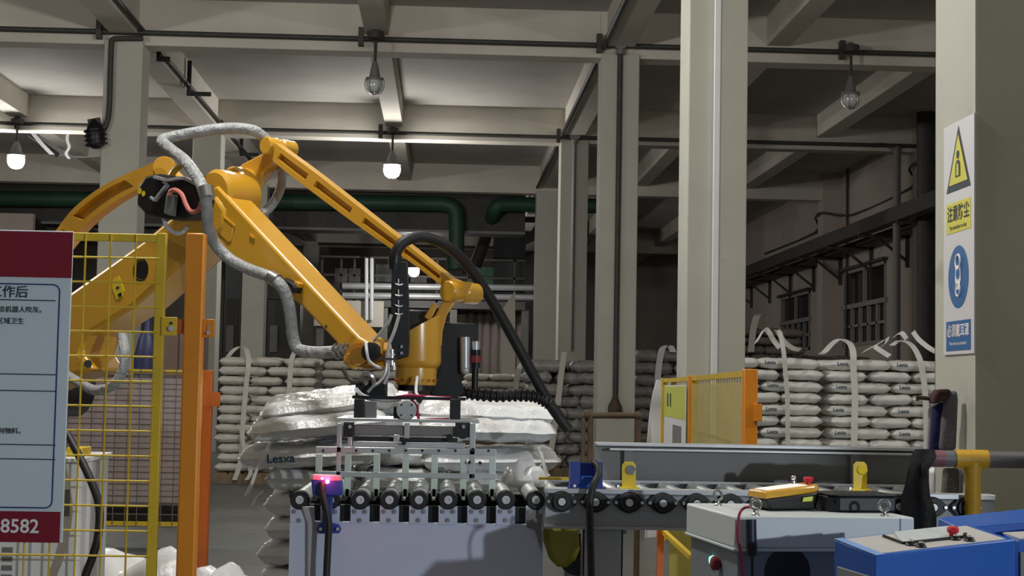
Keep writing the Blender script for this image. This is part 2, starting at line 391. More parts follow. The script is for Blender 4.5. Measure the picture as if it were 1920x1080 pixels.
# ---------------------------------------------------------------- hanging lamps
def lamp(x, y, zg, ztop, label, lit, power=None, r=0.155):
    s0 = 1.0 if lit else 0.72
    th = thing('pendant_lamp', label, 'lamp', (x, y, zg - r), 'globe lamps hanging from the conduits')
    part('rod', MB().cyl((x, y, zg + .32), (x, y, ztop), .02, n=8).lathe((x, y, ztop - .06), UP, [(.03, 0), (.11, .03), (.11, .11), (.03, .14)], 12), M_DARK, th)
    part('housing', MB().lathe((x, y, zg + .08), UP, [(.165 * s0, 0), (.165 * s0, .035), (.10 * s0, .05), (.075 * s0, .16), (.03, .25)], 16), M_GREY, th)
    part('glass_globe', MB().lathe((x, y, zg - r + .25 * (1 - s0)), UP, [(.0, 0), (.07 * s0, .01), (.12 * s0, .045 * s0), (.148 * s0, .11 * s0), (.15 * s0, .18 * s0), (.14 * s0, .245 * s0)], 16, False), M_LAMPON if lit else M_LAMPOFF, th)
    if not lit:
        for k in range(6):
            a = k * math.pi / 3; c, s_ = math.cos(a), math.sin(a)
            part('guard_wire', MB().tube([(x + .12 * c, y + .12 * s_, zg + .09), (x + .122 * c, y + .122 * s_, zg + .0), (x + .08 * c, y + .08 * s_, zg - .08), (x, y, zg - .10)], .007, 5, 3), M_STEEL, th)
    else:
        l = add_light('lamp_light', 'POINT', (0, 0, 0), LAMP_W if power is None else power, LAMP_COL, 0.12); l.parent = th; l.location = (0, 0, -.12)
def lamp_px(px, py, y, label, lit, ztop, power=None):
    p = at(px, py, y); lamp(p.x, y, p.z, ztop, label, lit, power)
lamp_px(702, 163, 20.6, 'unlit caged lamp above the robot forearm', False, zc1)
lamp_px(1595, 190, 20.6, 'unlit caged lamp under the dark ceiling on the right', False, zc1)
lamp_px(735, 318, 28.0, 'lit lamp globe above the robot upper link', True, zc2)
lamp_px(30, 300, 28.0, 'lit lamp globe at the left edge above the notice board', True, zc2)
lamp_px(776, 508, 42.6, 'lit lamp globe far behind the black cable bracket', True, ZS + .02, 200)
for (x, y, lab) in ((-0.95, 13.0, 'added lit lamp globe over the second row, unseen above the frame'), (-0.95, 5.8, 'added lit lamp globe over the conveyor, unseen above the frame'), (-7.5, 13.0, 'added lit lamp globe over the left bay, unseen above the frame'), (5.3, 5.8, 'added lit lamp globe over the right bay, unseen above the frame')):
    lamp(x, y, 5.05, zc1, lab, True, 430 if abs(y - 5.8) < .1 else 330)  # unseen lamps added in the lamp grid to brighten sacks and near bays

# invented body for the added floodlight, never in view
th = thing('added_floodlight', 'added tripod floodlight, unseen behind the camera', 'light', (5.3, -3.97, 0))
part('head', MB().obox((5.29, -3.95, 1.98), (.13, .06, 0), (-.03, .07, 0), (0, 0, .11)), M_BLACKM, th)
part('pole', MB().cyl((5.3, -3.97, .5), (5.3, -3.97, 1.88), .02), M_BLACKM, th)
for k in range(3):
    a = k * 2.094; part('leg', MB().cyl((5.3, -3.97, .6), (5.3 + .45 * math.cos(a), -3.97 + .45 * math.sin(a), 0), .015), M_BLACKM, th)

# ================================================================ palletizing robot
AD = V((0.766, -0.643, 0.0)); AN = V((-0.643, -0.766, 0.0))      # along the arm (towards the gripper), and its side that faces the camera
EL = at(385, 372, 6.87)
def rp(px, py, off=0.0): return onplane(px, py, EL + AN * off, AN)
def outline(pp, off): return [rp(x, y, off) for x, y in pp]
RB = V((rp(40, 720).x - .1, rp(40, 720).y + .12, 0))
rob = thing('palletizing_robot', 'orange four-axis palletizing robot arm lowering its gripper onto the roller conveyor', 'robot', RB)
def rplate(name, pp, off, th, mt=M_ROBOT, parent=None, bevel=0.012, label=None):
    return part(name, MB().prism(outline(pp, off), -AN * th), mt, parent or rob, bevel, label=label)
# base column, hidden behind the notice board for the most part
part('pedestal', MB().lathe(RB, UP, [(.32, 0), (.32, .05), (.25, .07), (.23, .42), (.27, .45), (.27, .52)], 28), M_ROBOT, rob)
part('turntable', MB().lathe(RB + UP * .52, UP, [(.26, 0), (.28, .04), (.28, .16), (.22, .24), (.20, .44)], 28), M_ROBOT, rob)
sh = rp(45, 722)
part('shoulder_motor', MB().cyl(sh + AN * .32, sh - AN * .3, .15, n=24), M_BLACKM, rob)
# lower arm (from the shoulder up to the elbow)
la = rplate('lower_arm', [(30, 690), (60, 605), (135, 545), (268, 450), (318, 408), (372, 368), (405, 366), (422, 392), (418, 432), (388, 452), (345, 488), (311, 519), (247, 577), (161, 629), (150, 662), (172, 694), (110, 712), (50, 740)], 0.10, 0.20, bevel=0.02)
part('arm_opening', MB().lathe(rp(264, 506, .102), -AN, [(.0, 0), (.040, 0), (.040, .01)], 24, False).lathe(rp(264, 506, .101), -AN, [(.044, -.002), (.050, -.002), (.050, .006), (.044, .006)], 24, False), M_BLACK, la)
part('warning_label', MB().prism(outline([(212, 522), (222, 517), (233, 545), (230, 556), (218, 562), (210, 540)], .103), -AN * .002), M_YEL, la)
part('label_print', MB().prism(outline([(221, 551), (227, 548), (228, 556), (222, 557)], .1045), -AN * .001).prism(outline([(217, 538), (223, 537), (223, 541), (218, 542)], .1045), -AN * .001), M_BLACK, la)
part('bolt', MB().cyl(rp(165, 682, .10), rp(165, 682, .115), .018, n=10), M_BLACKM, la)
# elbow: hub discs, axle and the motor that sits on the camera side
part('elbow_hub', MB().lathe(rp(398, 366, .08), -AN, [(.0, 0), (.095, 0), (.112, .015), (.112, .17), (.10, .19), (.0, .195)], 28, False), M_ROBOT, rob)
ring = MB().torus(rp(336, 352, .14), AN, .082, .014, 22, 8, 0, math.pi)
part('motor_hoop', MB().tube([rp(x, y, .16) for x, y in ((316, 352), (322, 328), (336, 312), (352, 308), (366, 318), (374, 344))], .014, 8, 3), M_ROBOT, rob)
mo = rplate('elbow_motor', [(257, 352), (272, 330), (296, 325), (340, 332), (366, 343), (370, 372), (364, 398), (346, 410), (312, 411), (272, 402), (255, 384)], 0.30, 0.10, M_BLACK, bevel=0.012)
part('motor_flange', MB().prism(outline([(310, 330), (364, 340), (366, 404), (316, 412)], .20), -AN * .08), M_BLACKM, mo, .008)
part('strap', MB().ribbon([rp(x, y, .312) for x, y in ((284, 370), (291, 376), (314, 347), (308, 341))], AN * .02, .010, 1), M_LGREY, mo)
part('strap', MB().ribbon([rp(x, y, .31) for x, y in ((292, 332), (318, 338), (345, 334), (372, 346))], AN * .03, .012, 3), M_LGREY, mo)
part('connector', MB().prism(outline([(312, 362), (325, 366), (320, 405), (306, 400)], .335), -AN * .03), M_GREY, mo, .004)
part('label', MB().lathe(rp(262, 358, .302), -AN, [(0, 0), (.013, 0)], 14, False).lathe(rp(269, 363, .302), -AN, [(0, 0), (.012, 0)], 14, False), M_YEL, mo)
M_PINK = mat('pink_cable', srgb(206, 120, 108), 0.5, var=0.05)
part('motor_cable', MB().tube([rp(x, y, .335) for x, y in ((318, 366), (321, 358), (330, 357), (341, 365), (348, 382), (356, 395), (366, 397), (375, 390), (378, 378))], .010, 8, 4), M_PINK, mo)
part('motor_cable', MB().tube([rp(x, y, .26) for x, y in ((307, 408), (311, 422), (320, 432), (332, 437), (344, 434), (352, 424))], .009, 8, 4), M_WHITE, mo)
# rear curved link of the parallelogram
cl_o = [(38, 560), (70, 480), (110, 425), (140, 388), (190, 350), (240, 325), (275, 310), (300, 300)]
cl_i = [(330, 330), (300, 342), (265, 352), (225, 372), (185, 400), (150, 432), (105, 490), (70, 565)]
def resamp(pts, n):
    P = smooth_path([V((x, y, 0)) for x, y in pts], 3); ln = [0]
    for a, b in zip(P, P[1:]): ln.append(ln[-1] + (b - a).length)
    out = []
    for k in range(n + 1):
        t = ln[-1] * k / n; i = max(q for q in range(len(P)) if ln[q] <= t + 1e-9); i = min(i, len(P) - 2)
        f = (t - ln[i]) / max(1e-9, ln[i + 1] - ln[i]); out.append(P[i] + (P[i + 1] - P[i]) * f)
    return out
def slotted(name, up, lo, slots, off, rim, web, a=.28, n=48):
    """cast link: solid bar whose front face has recessed slots"""
    U = resamp(up, n); L_ = resamp(lo, n)
    def strip(k0, k1, f0, f1):
        top = [U[k].lerp(L_[k], f0) for k in range(k0, k1 + 1)]; bot = [U[k].lerp(L_[k], f1) for k in range(k1, k0 - 1, -1)]
        return [rp(q.x, q.y, off) for q in top + bot]
    fm = MB()
    fm.prism(strip(0, n, 0, a), -AN * rim); fm.prism(strip(0, n, 1 - a, 1), -AN * rim)
    prev = 0
    for (s0_, s1_) in list(slots) + [(1.0, 1.0)]:
        k0 = int(round(s0_ * n)); 
        if k0 > prev: fm.prism(strip(prev, k0, a, 1 - a), -AN * rim)
        prev = int(round(s1_ * n))
    o = part(name, fm, M_ROBOT, rob)
    wbm = MB(); q = [U[k] for k in range(n + 1)] + [L_[k] for k in range(n, -1, -1)]
    wbm.prism([rp(p.x, p.y, off - rim * .55) for p in q], -AN * web); part('link_web', wbm, M_ROBOT, o)
    return o
cl = slotted('rear_link', cl_o, cl_i[::-1], [(.04, .28), (.31, .40), (.47, .80)], .0, .05, .03, .24)
part('link_pin', MB().cyl(rp(308, 315, .05), rp(308, 315, -.10), .046, n=22).cyl(rp(308, 315, .0), rp(308, 315, -.02), .052, n=22), M_ROBOT, rob)
# forearm (elbow to wrist)
fa = rplate('forearm', [(398, 352), (406, 347), (440, 383), (540, 490), (672, 631), (712, 655), (700, 690), (650, 690), (629, 642), (565, 575), (500, 525), (440, 495), (404, 458), (388, 405)], 0.09, 0.14, bevel=0.012)
for (a_, b_, c_, d_) in ((408, 397, 440, 424), (468, 440, 477, 447)):
    part('cast_mark', MB().beam(rp(a_, b_, .092), rp(c_, d_, .092), .008, AN, .008), M_ROBOT, fa)
part('access_cover', MB().prism(outline([(405, 398), (437, 425), (433, 452), (427, 455), (404, 432)], .094), -AN * .006), M_ROBOT, fa, .003)
part('bolt_hole', MB().cyl(rp(612, 612, .092), rp(612, 612, .0), .006, n=10), M_BLACK, fa)
part('cable_bracket', MB().prism(outline([(528, 520), (548, 532), (554, 540), (550, 550), (532, 545)], .13), -AN * .05), M_BLACK, fa, .003)
part('bracket_plate', MB().prism(outline([(552, 526), (561, 532), (552, 552), (546, 548)], .115), -AN * .03), M_ROBOT, fa, .002)
# triangle rocker at the elbow and its top pin
tr = rplate('rocker_plate', [(425, 330), (455, 306), (490, 288), (500, 270), (515, 268), (520, 285), (508, 305), (492, 325), (478, 345), (462, 372), (440, 372)], -.12, .06, bevel=0.008)
part('rocker_hub', MB().lathe(rp(432, 348, -.04), -AN, [(.0, 0), (.075, 0), (.085, .012), (.085, .10)], 26, False), M_ROBOT, tr)
part('rocker_pin', MB().lathe(rp(497, 272, -.04), -AN, [(.0, 0), (.033, 0), (.037, .006), (.037, .06), (.033, .065), (.033, .085), (.037, .09), (.037, .16), (.0, .165)], 22, False), M_ROBOT, tr)
# upper link rod: web with raised rims and ribs
ul_u = [(508, 262), (535, 283), (596, 328), (711, 418), (790, 480), (846, 523), (872, 528)]
ul_l = [(858, 556), (822, 531), (770, 492), (668, 421), (575, 352), (512, 302), (498, 282)]
ul = slotted('upper_link', ul_u, ul_l[::-1], [(.07, .20), (.245, .44), (.49, .66), (.70, .90)], -.06, .045, .02, .30)
part('link_end_pin', MB().lathe(rp(838, 546, -.03), -AN, [(.0, 0), (.036, 0), (.041, .006), (.041, .05), (.037, .056), (.037, .085), (.041, .09), (.041, .17), (.030, .18), (.0, .18)], 24, False), M_ROBOT, ul)
# wrist
WC = at(780, 700, 6.06)
pxm = 6.06 / FPX
wz = lambda py: at(780, py, 6.06).z
wr = part('wrist_arm', MB().prism([at(x, y, 6.06) for x, y in ((832, 560), (858, 562), (838, 590), (830, 620), (828, 650), (800, 650), (795, 640), (806, 610), (822, 580))], (0, .05, 0)), M_ROBOT, rob, .006)
part('wrist_rib', MB().prism([at(x, y, 6.03) for x, y in ((812, 568), (822, 572), (806, 602), (795, 594))], (0, .03, 0)), M_ROBOT, wr, .004)
# flange cup: slanted top
cup = MB(); n = 28; cx, cy = WC.x, 6.10
prof = [(.076, wz(722)), (.078, wz(716)), (.078, wz(690)), (.092, wz(683)), (.094, wz(676)), (.094, None)]
for r_, z_ in prof:
    for i in range(n):
        a = 2 * math.pi * i / n; xx = cx + r_ * math.cos(a); yy = cy + r_ * math.sin(a)
        zz = z_ if z_ is not None else wz(640) + (xx - cx + .094) * .58
        cup.v.append(V((xx, yy, zz)))
for k in range(len(prof) - 1):
    for i in range(n):
        j = (i + 1) % n; cup.f.append((k * n + i, k * n + j, (k + 1) * n + j, (k + 1) * n + i))
cup.f.append(tuple(range(n - 1, -1, -1))); cup.f.append(tuple((len(prof) - 1) * n + i for i in range(n)))
cupo = part('wrist_cup', cup, M_ROBOT, rob)
for i in range(9):
    a = math.radians(195 + i * 19); part('flange_bolt', MB().cyl((cx + .077 * math.cos(a), cy + .077 * math.sin(a), wz(713)), (cx + .083 * math.cos(a), cy + .083 * math.sin(a), wz(713)), .0055, n=6), M_FENCEO, cupo)
part('flange', MB().cyl((cx, cy, wz(722) - .022), (cx, cy, wz(722)), .07, n=24), M_BLACKM, rob)
part('wrist_motor', MB().box(at(765, 600, 6.12).x, at(806, 600, 6.12).x, 6.08, 6.17, wz(660), wz(580)), M_BLACK, cupo, .008)
part('wrist_pivot', MB().cyl(rp(672, 668, .10), rp(672, 668, -.16), .050, n=24).cyl(rp(672, 668, .115), rp(672, 668, .10), .035, n=24), M_ROBOT, rob)
part('wrist_link', MB().prism([at(x, y, 6.14) for x, y in ((648, 660), (700, 655), (745, 672), (748, 692), (660, 692), (642, 680))], (0, .10, 0)), M_ROBOT, rob, .01)
part('sensor_ring', MB().lathe(at(700, 660, 6.0), (-.4, -1, 0), [(.024, 0), (.036, .008), (.036, .03), (.024, .035)], 20), M_BLACK, rob)
part('sensor_clip', MB().prism([at(x, y, 5.97) for x, y in ((706, 636), (728, 636), (728, 642), (720, 642), (718, 664), (714, 664), (712, 642), (706, 642))], (0, .01, 0)), M_ROBOT, rob)
# black vertical bracket with cable ties, and the hose loop
br = part('cable_bracket', MB().prism([at(x, y, 5.98) for x, y in ((735, 490), (764, 490), (767, 560), (768, 640), (766, 668), (737, 676), (733, 640), (733, 560))], (0, .05, 0)), M_BLACK, rob, .004)
for k, yy in enumerate((535, 555, 575, 590)):
    part('cable_tie', MB().tube([at(741, yy - 3 + k % 2, 5.965), at(748, yy, 5.96), at(755, yy - 2, 5.965)], .003, 6, 2).cyl(at(747, yy - 12, 5.97), at(747, yy - 2, 5.965), .0022, n=6), M_LGREY, br)
for yy in (650, 662): part('bolt', MB().cyl(at(753, yy, 5.98), at(753, yy, 5.968), .006, n=8), M_BOLT, br)
part('hose', MB().tube([at(740, 505, 6.0), at(741, 480, 6.0), at(752, 458, 6.0), at(775, 446, 6.02), at(803, 446, 6.05), at(838, 462, 6.1), at(872, 492, 6.16), at(910, 545, 6.22), at(950, 612, 6.28), at(990, 685, 6.32), at(1025, 748, 6.36), at(1048, 782, 6.36), at(1066, 806, 6.36)], .0215, 12, 4), M_RUBBER, rob, label='thick black hose looping down to the right')
part('hose_collar', MB().cyl(at(740, 494, 6.0), at(741, 480, 6.0), .026, n=14), M_BLACKM, rob)
# corrugated duct lying over the pile
cp = smooth_path([at(862, 735, 6.28), at(890, 739, 6.28), at(930, 742, 6.3), at(970, 741, 6.32), at(1005, 744, 6.34), at(1032, 760, 6.35), at(1050, 782, 6.36), at(1058, 795, 6.36)], 14)
rr = []
for k in range(len(cp)):
    rr.append(.026 if (k % 4 < 2) else .019)
rr[-30:] = [.02] * 30
dm = MB(); dm.tube(cp, rr, 10, 1)
part('corrugated_duct', dm, M_RUBBER, rob)
# grey wrapped dress pack hose
dress = [(500, 262, -.1), (478, 246, -.05), (445, 240, .0), (405, 242, .08), (355, 250, .16), (318, 258, .22), (304, 264, .25), (318, 278, .27), (345, 300, .30), (368, 330, .33), (382, 358, .345), (388, 390, .345), (390, 420, .31), (402, 455, .24), (430, 485, .2), (470, 506, .18), (508, 520, .17), (530, 540, .16), (541, 570, .14), (546, 605, .12), (550, 635, .11), (560, 655, .1), (590, 661, .09), (630, 659, .08), (668, 652, .06)]
part('dress_pack_hose', MB().tube([rp(x, y, o) for x, y, o in dress], .024, 10, 5), M_HOSE, rob, label='grey tape-wrapped cable hose')
part('hose_clamp', MB().cyl(rp(385, 352, .343), rp(389, 372, .347), .031, n=14), M_STEEL, rob)
part('hose_clamp', MB().cyl(rp(506, 519, .17), rp(520, 527, .165), .029, n=14), M_STEEL, rob)
for k in range(4):
    part('hose_clamp', MB().cyl(rp(630 + 9 * k, 659 - 2 * k, .08 - .004 * k), rp(635 + 9 * k, 658 - 2 * k, .078 - .004 * k), .031, n=14), M_STEEL, rob)
part('rear_hose', MB().tube([rp(520, 300, -.2), rp(528, 322, -.2), rp(526, 352, -.2), rp(514, 378, -.2), rp(498, 396, -.17), rp(480, 404, -.1)], .02, 10, 4), M_HOSE, rob)
part('base_hose', MB().tube([rp(228, 628, .1), rp(234, 660, .15), rp(230, 695, .17), rp(212, 722, .18), rp(180, 732, .18), rp(150, 718, .18), rp(120, 700, .16)], .022, 10, 4), M_HOSE, rob)
# thin tubes and fittings around the wrist
def wt(pts, r, mt, nm='air_tube'): part(nm, MB().tube([at(x, y, Y) for x, y, Y in pts], r, 7, 4), mt, rob)
wt([(748, 592, 5.95), (740, 620, 5.94), (730, 645, 5.94), (727, 670, 5.94), (728, 700, 5.94), (720, 720, 5.94)], .0065, M_LGREY)
wt([(686, 643, 5.97), (688, 660, 5.95), (692, 676, 5.95), (704, 686, 5.95), (716, 690, 5.95)], .006, M_WHITE)
wt([(700, 640, 5.99), (715, 622, 5.98), (728, 606, 5.97), (734, 590, 5.97)], .006, M_LGREY)
wt([(668, 730, 5.98), (680, 742, 5.93), (700, 748, 5.92), (730, 750, 5.92), (752, 748, 5.92)], .009, M_LGREY)
wt([(688, 720, 5.96), (678, 708, 5.95), (686, 700, 5.94), (698, 706, 5.94), (702, 720, 5.95)], .010, M_STEEL)
wt([(642, 690, 6.02), (656, 712, 6.0), (672, 716, 5.98), (690, 712, 5.97)], .008, M_DARK)
wt([(690, 735, 5.95), (700, 724, 5.94), (712, 716, 5.94), (722, 700, 5.94), (726, 680, 5.94)], .006, M_LGREY)
for (x, y, h) in ((735, 655, 30), (726, 662, 22), (738, 680, 14)):
    part('air_fitting', MB().cyl(at(x, y, 5.95), at(x, y + h, 5.95), .009, n=10).cyl(at(x, y + 8, 5.95), at(x, y + 12, 5.95), .012, n=8), M_BOLT, rob)
part('fitting_plate', MB().box(at(710, 674, 5.95).x, at(744, 674, 5.95).x, 5.93, 5.97, at(725, 675, 5.95).z, at(725, 671, 5.95).z), M_DARK, rob)
part('valve_manifold', MB().box(at(668, 720, 6.05).x, at(726, 720, 6.05).x, 5.99, 6.12, at(690, 748, 6.05).z, at(690, 712, 6.05).z), M_BLACKM, rob, .006)
M_MAG = mat('magenta_tube', srgb(170, 20, 70), 0.4, var=0.05)
wt([(742, 745, 5.95), (765, 742, 5.93), (790, 743, 5.92), (820, 745, 5.93), (845, 746, 5.95)], .0055, M_MAG)
wt([(768, 735, 5.96), (772, 750, 5.93), (780, 760, 5.92), (783, 775, 5.91), (785, 786, 5.91)], .0055, M_MAG)
wt([(782, 706, 5.98), (780, 730, 5.95), (784, 742, 5.93), (805, 745, 5.92), (850, 748, 5.93), (872, 746, 5.98)], .006, M_WHITE)
wt([(783, 787, 5.9), (810, 786, 5.9), (842, 785, 5.9)], .0035, M_MAG)
# black pneumatic unit beside the cup
pb = part('pneumatic_bracket', MB().prism([at(x, y, 6.2) for x, y in ((826, 604), (896, 606), (896, 636), (878, 640), (866, 660), (864, 712), (872, 735), (860, 748), (812, 748), (806, 735), (824, 690))], (0, .06, 0)), M_BLACK, rob, .006)
part('air_filter', MB().cyl(at(872, 632, 6.18), at(872, 690, 6.18), .019, n=14).sphere(at(872, 694, 6.18), .019, 12, 8), M_LGREY, pb)
part('regulator', MB().cyl(at(892, 640, 6.19), at(892, 656, 6.19), .015, n=12), M_LGREY, pb)
part('regulator_body', MB().cyl(at(892, 656, 6.19), at(892, 690, 6.19), .02, .017, n=14), M_BLACKM, pb)
part('red_cap', MB().cyl(at(892, 667, 6.185), at(892, 680, 6.185), .0215, n=14), mat('dull_red_plastic', srgb(130, 40, 46), 0.5), pb)
part('regulator_stem', MB().cyl(at(891, 690, 6.19), at(890, 730, 6.19), .013, n=12), M_BLACKM, pb)

# ---------------------------------------------------------------- gripper: comb of tines under a plate
GY0, GY1 = 5.80, 6.36
gz = lambda py: at(780, py, GY0).z
gx = lambda px: at(px, 850, GY0).x
gr = part('gripper_plate', MB().box(gx(628), gx(898), GY0 + .03, GY1 - .03, gz(792), gz(786)), M_ALU, rob, .002)
def gpart(nm, x0, x1, y0, y1, yy=GY0, dep=.02, mt=M_ALU, bev=.002):
    return part(nm, MB().box(at(x0, y0, yy).x, at(x1, y0, yy).x, yy, yy + dep, at((x0 + x1) / 2, y1, yy).z, at((x0 + x1) / 2, y0, yy).z), mt, gr, bev)
gpart('stand_block', 664, 682, 748, 786, GY0 + .04, .10, M_BLACK); gpart('stand_block', 844, 864, 748, 786, GY0 + .04, .10, M_BLACK)
gpart('stand_bracket', 684, 706, 752, 786, GY0 + .06, .05, M_GREY)
part('cross_plate', MB().box(gx(655), gx(872), GY0 + .1, GY1 - .1, gz(750), gz(744)), M_BLACKM, gr)
dc = at(762, 769, GY0 + .02)
dk = part('round_flange', MB().lathe(dc, (0, 1, 0), [(.0, 0), (.034, 0), (.037, .004), (.037, .03)], 26, False), M_ALU, gr)
for k in range(4):
    a = math.pi / 4 + k * math.pi / 2; part('flange_hole', MB().cyl(dc + V((.026 * math.cos(a), -.001, .026 * math.sin(a))), dc + V((.026 * math.cos(a), .002, .026 * math.sin(a))), .004, n=8), M_BLACK, gr)
gpart('drive_housing', 738, 750, 762, 786, GY0 + .05, .06, M_BLACKM)
for (x0, x1) in ((663, 759), (767, 856)):
    part('air_cylinder', MB().box(at(x0, 800, 5.83).x, at(x1, 800, 5.83).x, 5.83, 5.87, gz(818), gz(799)), M_GREY, gr, .005)
gpart('cylinder_joint', 758, 768, 794, 822, GY0 + .02, .06, M_LGREY)
gpart('end_block', 644, 663, 792, 819, GY0 + .01, .06, M_BLACK); gpart('end_block', 854, 882, 792, 820, GY0 + .01, .06, M_BLACK)
part('end_block', MB().cyl(at(868, 812, GY0 + .01), at(868, 812, GY0 + .08), .022, n=14), M_BLACK, gr)
for (x, y) in ((656, 800), (637, 800), (869, 800)): part('bolt', MB().cyl(at(x, y, GY0 - .002), at(x, y, GY0 + .012), .007, n=8), M_BOLT, gr)
gpart('rod', 652, 660, 819, 846, GY0 + .01, .015)
gpart('cover_strip', 663, 858, 820, 828, GY0 + .03, .02, M_BLACK)
for (yy, tag_) in ((GY0, 'front'), (GY1 - .02, 'rear')):
    for (x0, x1, ya, yb) in ((632, 641, 793, 896), (881, 892, 793, 900)):
        gpart('upright', x0, x1, ya, yb, yy, .018)
    gpart('rail', 592, 931, 840, 851, yy, .014); gpart('rail', 596, 931, 886, 896, yy, .014)
    gpart('rail', 662, 872, 829, 839, yy + .02, .012, M_LGREY)
    M_TINE = mat('pale_green_tine', srgb(206, 218, 208), 0.4, 0.3, var=0.05)
    for k in range(7):
        px = 597 + k * 54.4
        sgn = 1 if tag_ == 'front' else -1
        y_ = yy + .016
        tz0 = at(px, 851, yy).z; tz1 = at(px, 932, yy).z; xx = at(px, 880, yy).x
        tm = MB().box(xx - .012, xx + .012, y_, y_ + .012, tz1, tz0)
        tm.prism([(xx - .008, y_, tz1), (xx - .008, y_, tz1 + .03), (xx - .008, y_ + sgn * .20, tz1 + .012), (xx - .008, y_ + sgn * .22, tz1)], (.016, 0, 0))
        part('tine', tm, M_TINE, gr, .002)
    for k in range(11):
        px = 606 + k * 31
        part('rail_bolt', MB().cyl(at(px, 845, yy - .004), at(px, 845, yy), .005, n=7), M_BLACKM, gr)
for (x, y) in ((887, 843), (887, 893), (880, 867), (900, 868)): part('rail_bolt', MB().cyl(at(x, y, GY0 - .005), at(x, y, GY0), .0065, n=8), M_BLACK, gr)
gpart('lever', 738, 749, 815, 829, GY0 - .002, .01); 
part('pivot', MB().cyl(at(757, 830, GY0 - .006), at(757, 830, GY0 + .02), .009, n=10).cyl(at(843, 820, GY0 - .006), at(843, 820, GY0 + .02), .012, n=10), M_BLACKM, gr)

# ================================================================ roller conveyors
M_AXLE = mat('bright_axle_end', srgb(214, 216, 218), 0.35, 0.2, var=0.1, scale=60)
CY = 5.62
def cz(py, y=CY): return at(800, py, y).z
def cx_(px, y=CY): return at(px, 960, y).x
conv = thing('roller_conveyor', 'short pick-up roller conveyor with pale lilac side panel under the gripper', 'conveyor', (cx_(780), CY + .4, 0))
RXS = [562, 619, 675, 730, 785, 840, 894, 948, 1004]
zr_ = at(780, 937, CY).z
def tilt(px): return at(px, 937, CY).z
x0, x1 = cx_(544), cx_(1019)
ztp = cz(980)
part('side_panel', MB().box(x0, x1, CY, CY + .012, 0.02, ztp), M_LILAC, conv, .002)
part('side_panel', MB().box(x0, x1, CY + .76, CY + .772, 0.02, ztp + .06), M_LILAC, conv, .002)
for ya_, yb_ in ((.035, .06), (.72, .75)): part('inner_frame', MB().box(x0 + .01, x1 - .01, CY + ya_, CY + yb_, ztp - .1, ztp + .055), M_BLACKM, conv)
for k in range(4):
    part('leg', MB().box((x0 if k % 2 else x1 - .05), (x0 + .05 if k % 2 else x1), CY + (.03 if k < 2 else .68), CY + (.08 if k < 2 else .73), 0, ztp - .1), M_LILAC, conv)
for i, px in enumerate(RXS):
    p = V((cx_(px), CY, tilt(px)))
    w2 = .033
    tb = part('bearing_tab', MB().box(p.x - w2, p.x + w2, CY - .006, CY + .02, ztp - .005, p.z - .022), M_LILAC, conv, .002)
    for dx, dz in ((-.018, -.028), (.018, -.028), (.0, -.058)):
        part('bolt', MB().cyl((p.x + dx, CY - .013, p.z + dz - .012), (p.x + dx, CY - .006, p.z + dz - .012), .008, n=6).cyl((p.x + dx, CY - .015, p.z + dz - .012), (p.x + dx, CY - .006, p.z + dz - .012), .004, n=6), M_STEEL, tb)
    rl = part('roller', MB().cyl((p.x, CY + .03, p.z), (p.x, CY + .74, p.z), .030, n=20), M_ALU, conv)
    part('bearing', MB().lathe((p.x, CY - .016, p.z), (0, 1, 0), [(.012, .004), (.0145, 0), (.030, 0), (.034, .006), (.034, .03), (.030, .045)], 22), M_BLACK, rl)
    part('axle_end', MB().lathe((p.x, CY - .022, p.z), (0, 1, 0), [(.004, .004), (.005, 0), (.0135, 0), (.0145, .004), (.0145, .02)], 14), M_AXLE, rl)
# grey post bolted to the left end of the panel
part('end_strut', MB().prism([(cx_(566), CY - .02, cz(952)), (cx_(590), CY - .02, cz(952)), (cx_(592), CY - .02, cz(990)), (cx_(600), CY - .02, cz(1200)), (cx_(583), CY - .02, cz(1200)), (cx_(578), CY - .02, cz(985))], (0, .018, 0)), mat('strut_grey', srgb(168, 170, 174), .45, var=.06), conv, .003)
part('end_bracket', MB().prism([(cx_(986), CY - .012, cz(952)), (cx_(1016), CY - .012, cz(952)), (cx_(1016), CY - .012, cz(1030)), (cx_(1004), CY - .012, cz(990)), (cx_(988), CY - .012, cz(985))], (0, .01, 0)), M_GREY, conv, .002)
part('end_hook', MB().beam((cx_(545), CY - .01, cz(922)), (cx_(545), CY - .01, cz(938)), .01, YA, .01), M_BLACKM, conv)
# blue photo sensor with red light at the left end
sy = CY - .07
sn = thing('photo_sensor', 'blue photoelectric sensor with glowing red light on the pick-up conveyor', 'sensor', at(612, 1000, sy))
part('mount', MB().prism([at(x, y, sy + .02) for x, y in ((606, 925), (624, 925), (622, 980), (636, 984), (640, 992), (636, 1000), (598, 1000), (593, 992), (597, 984), (604, 980))], (0, .022, 0)), M_DBLUE, sn, .003)
hd = part('housing', MB().prism([at(x, y, sy) for x, y in ((583, 898), (641, 900), (642, 928), (630, 931), (586, 929))], (0, .06, 0)), M_DBLUE, sn, .006)
part('clear_cap', MB().prism([at(x, y, sy - .003) for x, y in ((585, 890), (638, 892), (641, 902), (584, 900))], (0, .055, 0)), mat('translucent_cap', srgb(205, 150, 165), 0.3, var=0.05), sn, .004)
M_LED = mat('red_led', (1, .05, .1), 0.4, var=0, emit=(1.0, 0.06, 0.16), estr=30.0)
part('indicator_light', MB().sphere(at(614, 903, sy - .006), .0075, 12, 8).sphere(at(604, 897, sy - .006), .0045, 10, 6), M_LED, hd)
l = add_light('sensor_glow', 'POINT', at(612, 898, sy - .03), 0.35, (1, .05, .12), .01); 
for x in (601, 633): part('bolt', MB().cyl(at(x, 992, sy + .005), at(x, 992, sy + .02), .006, n=8), M_BOLT, sn)
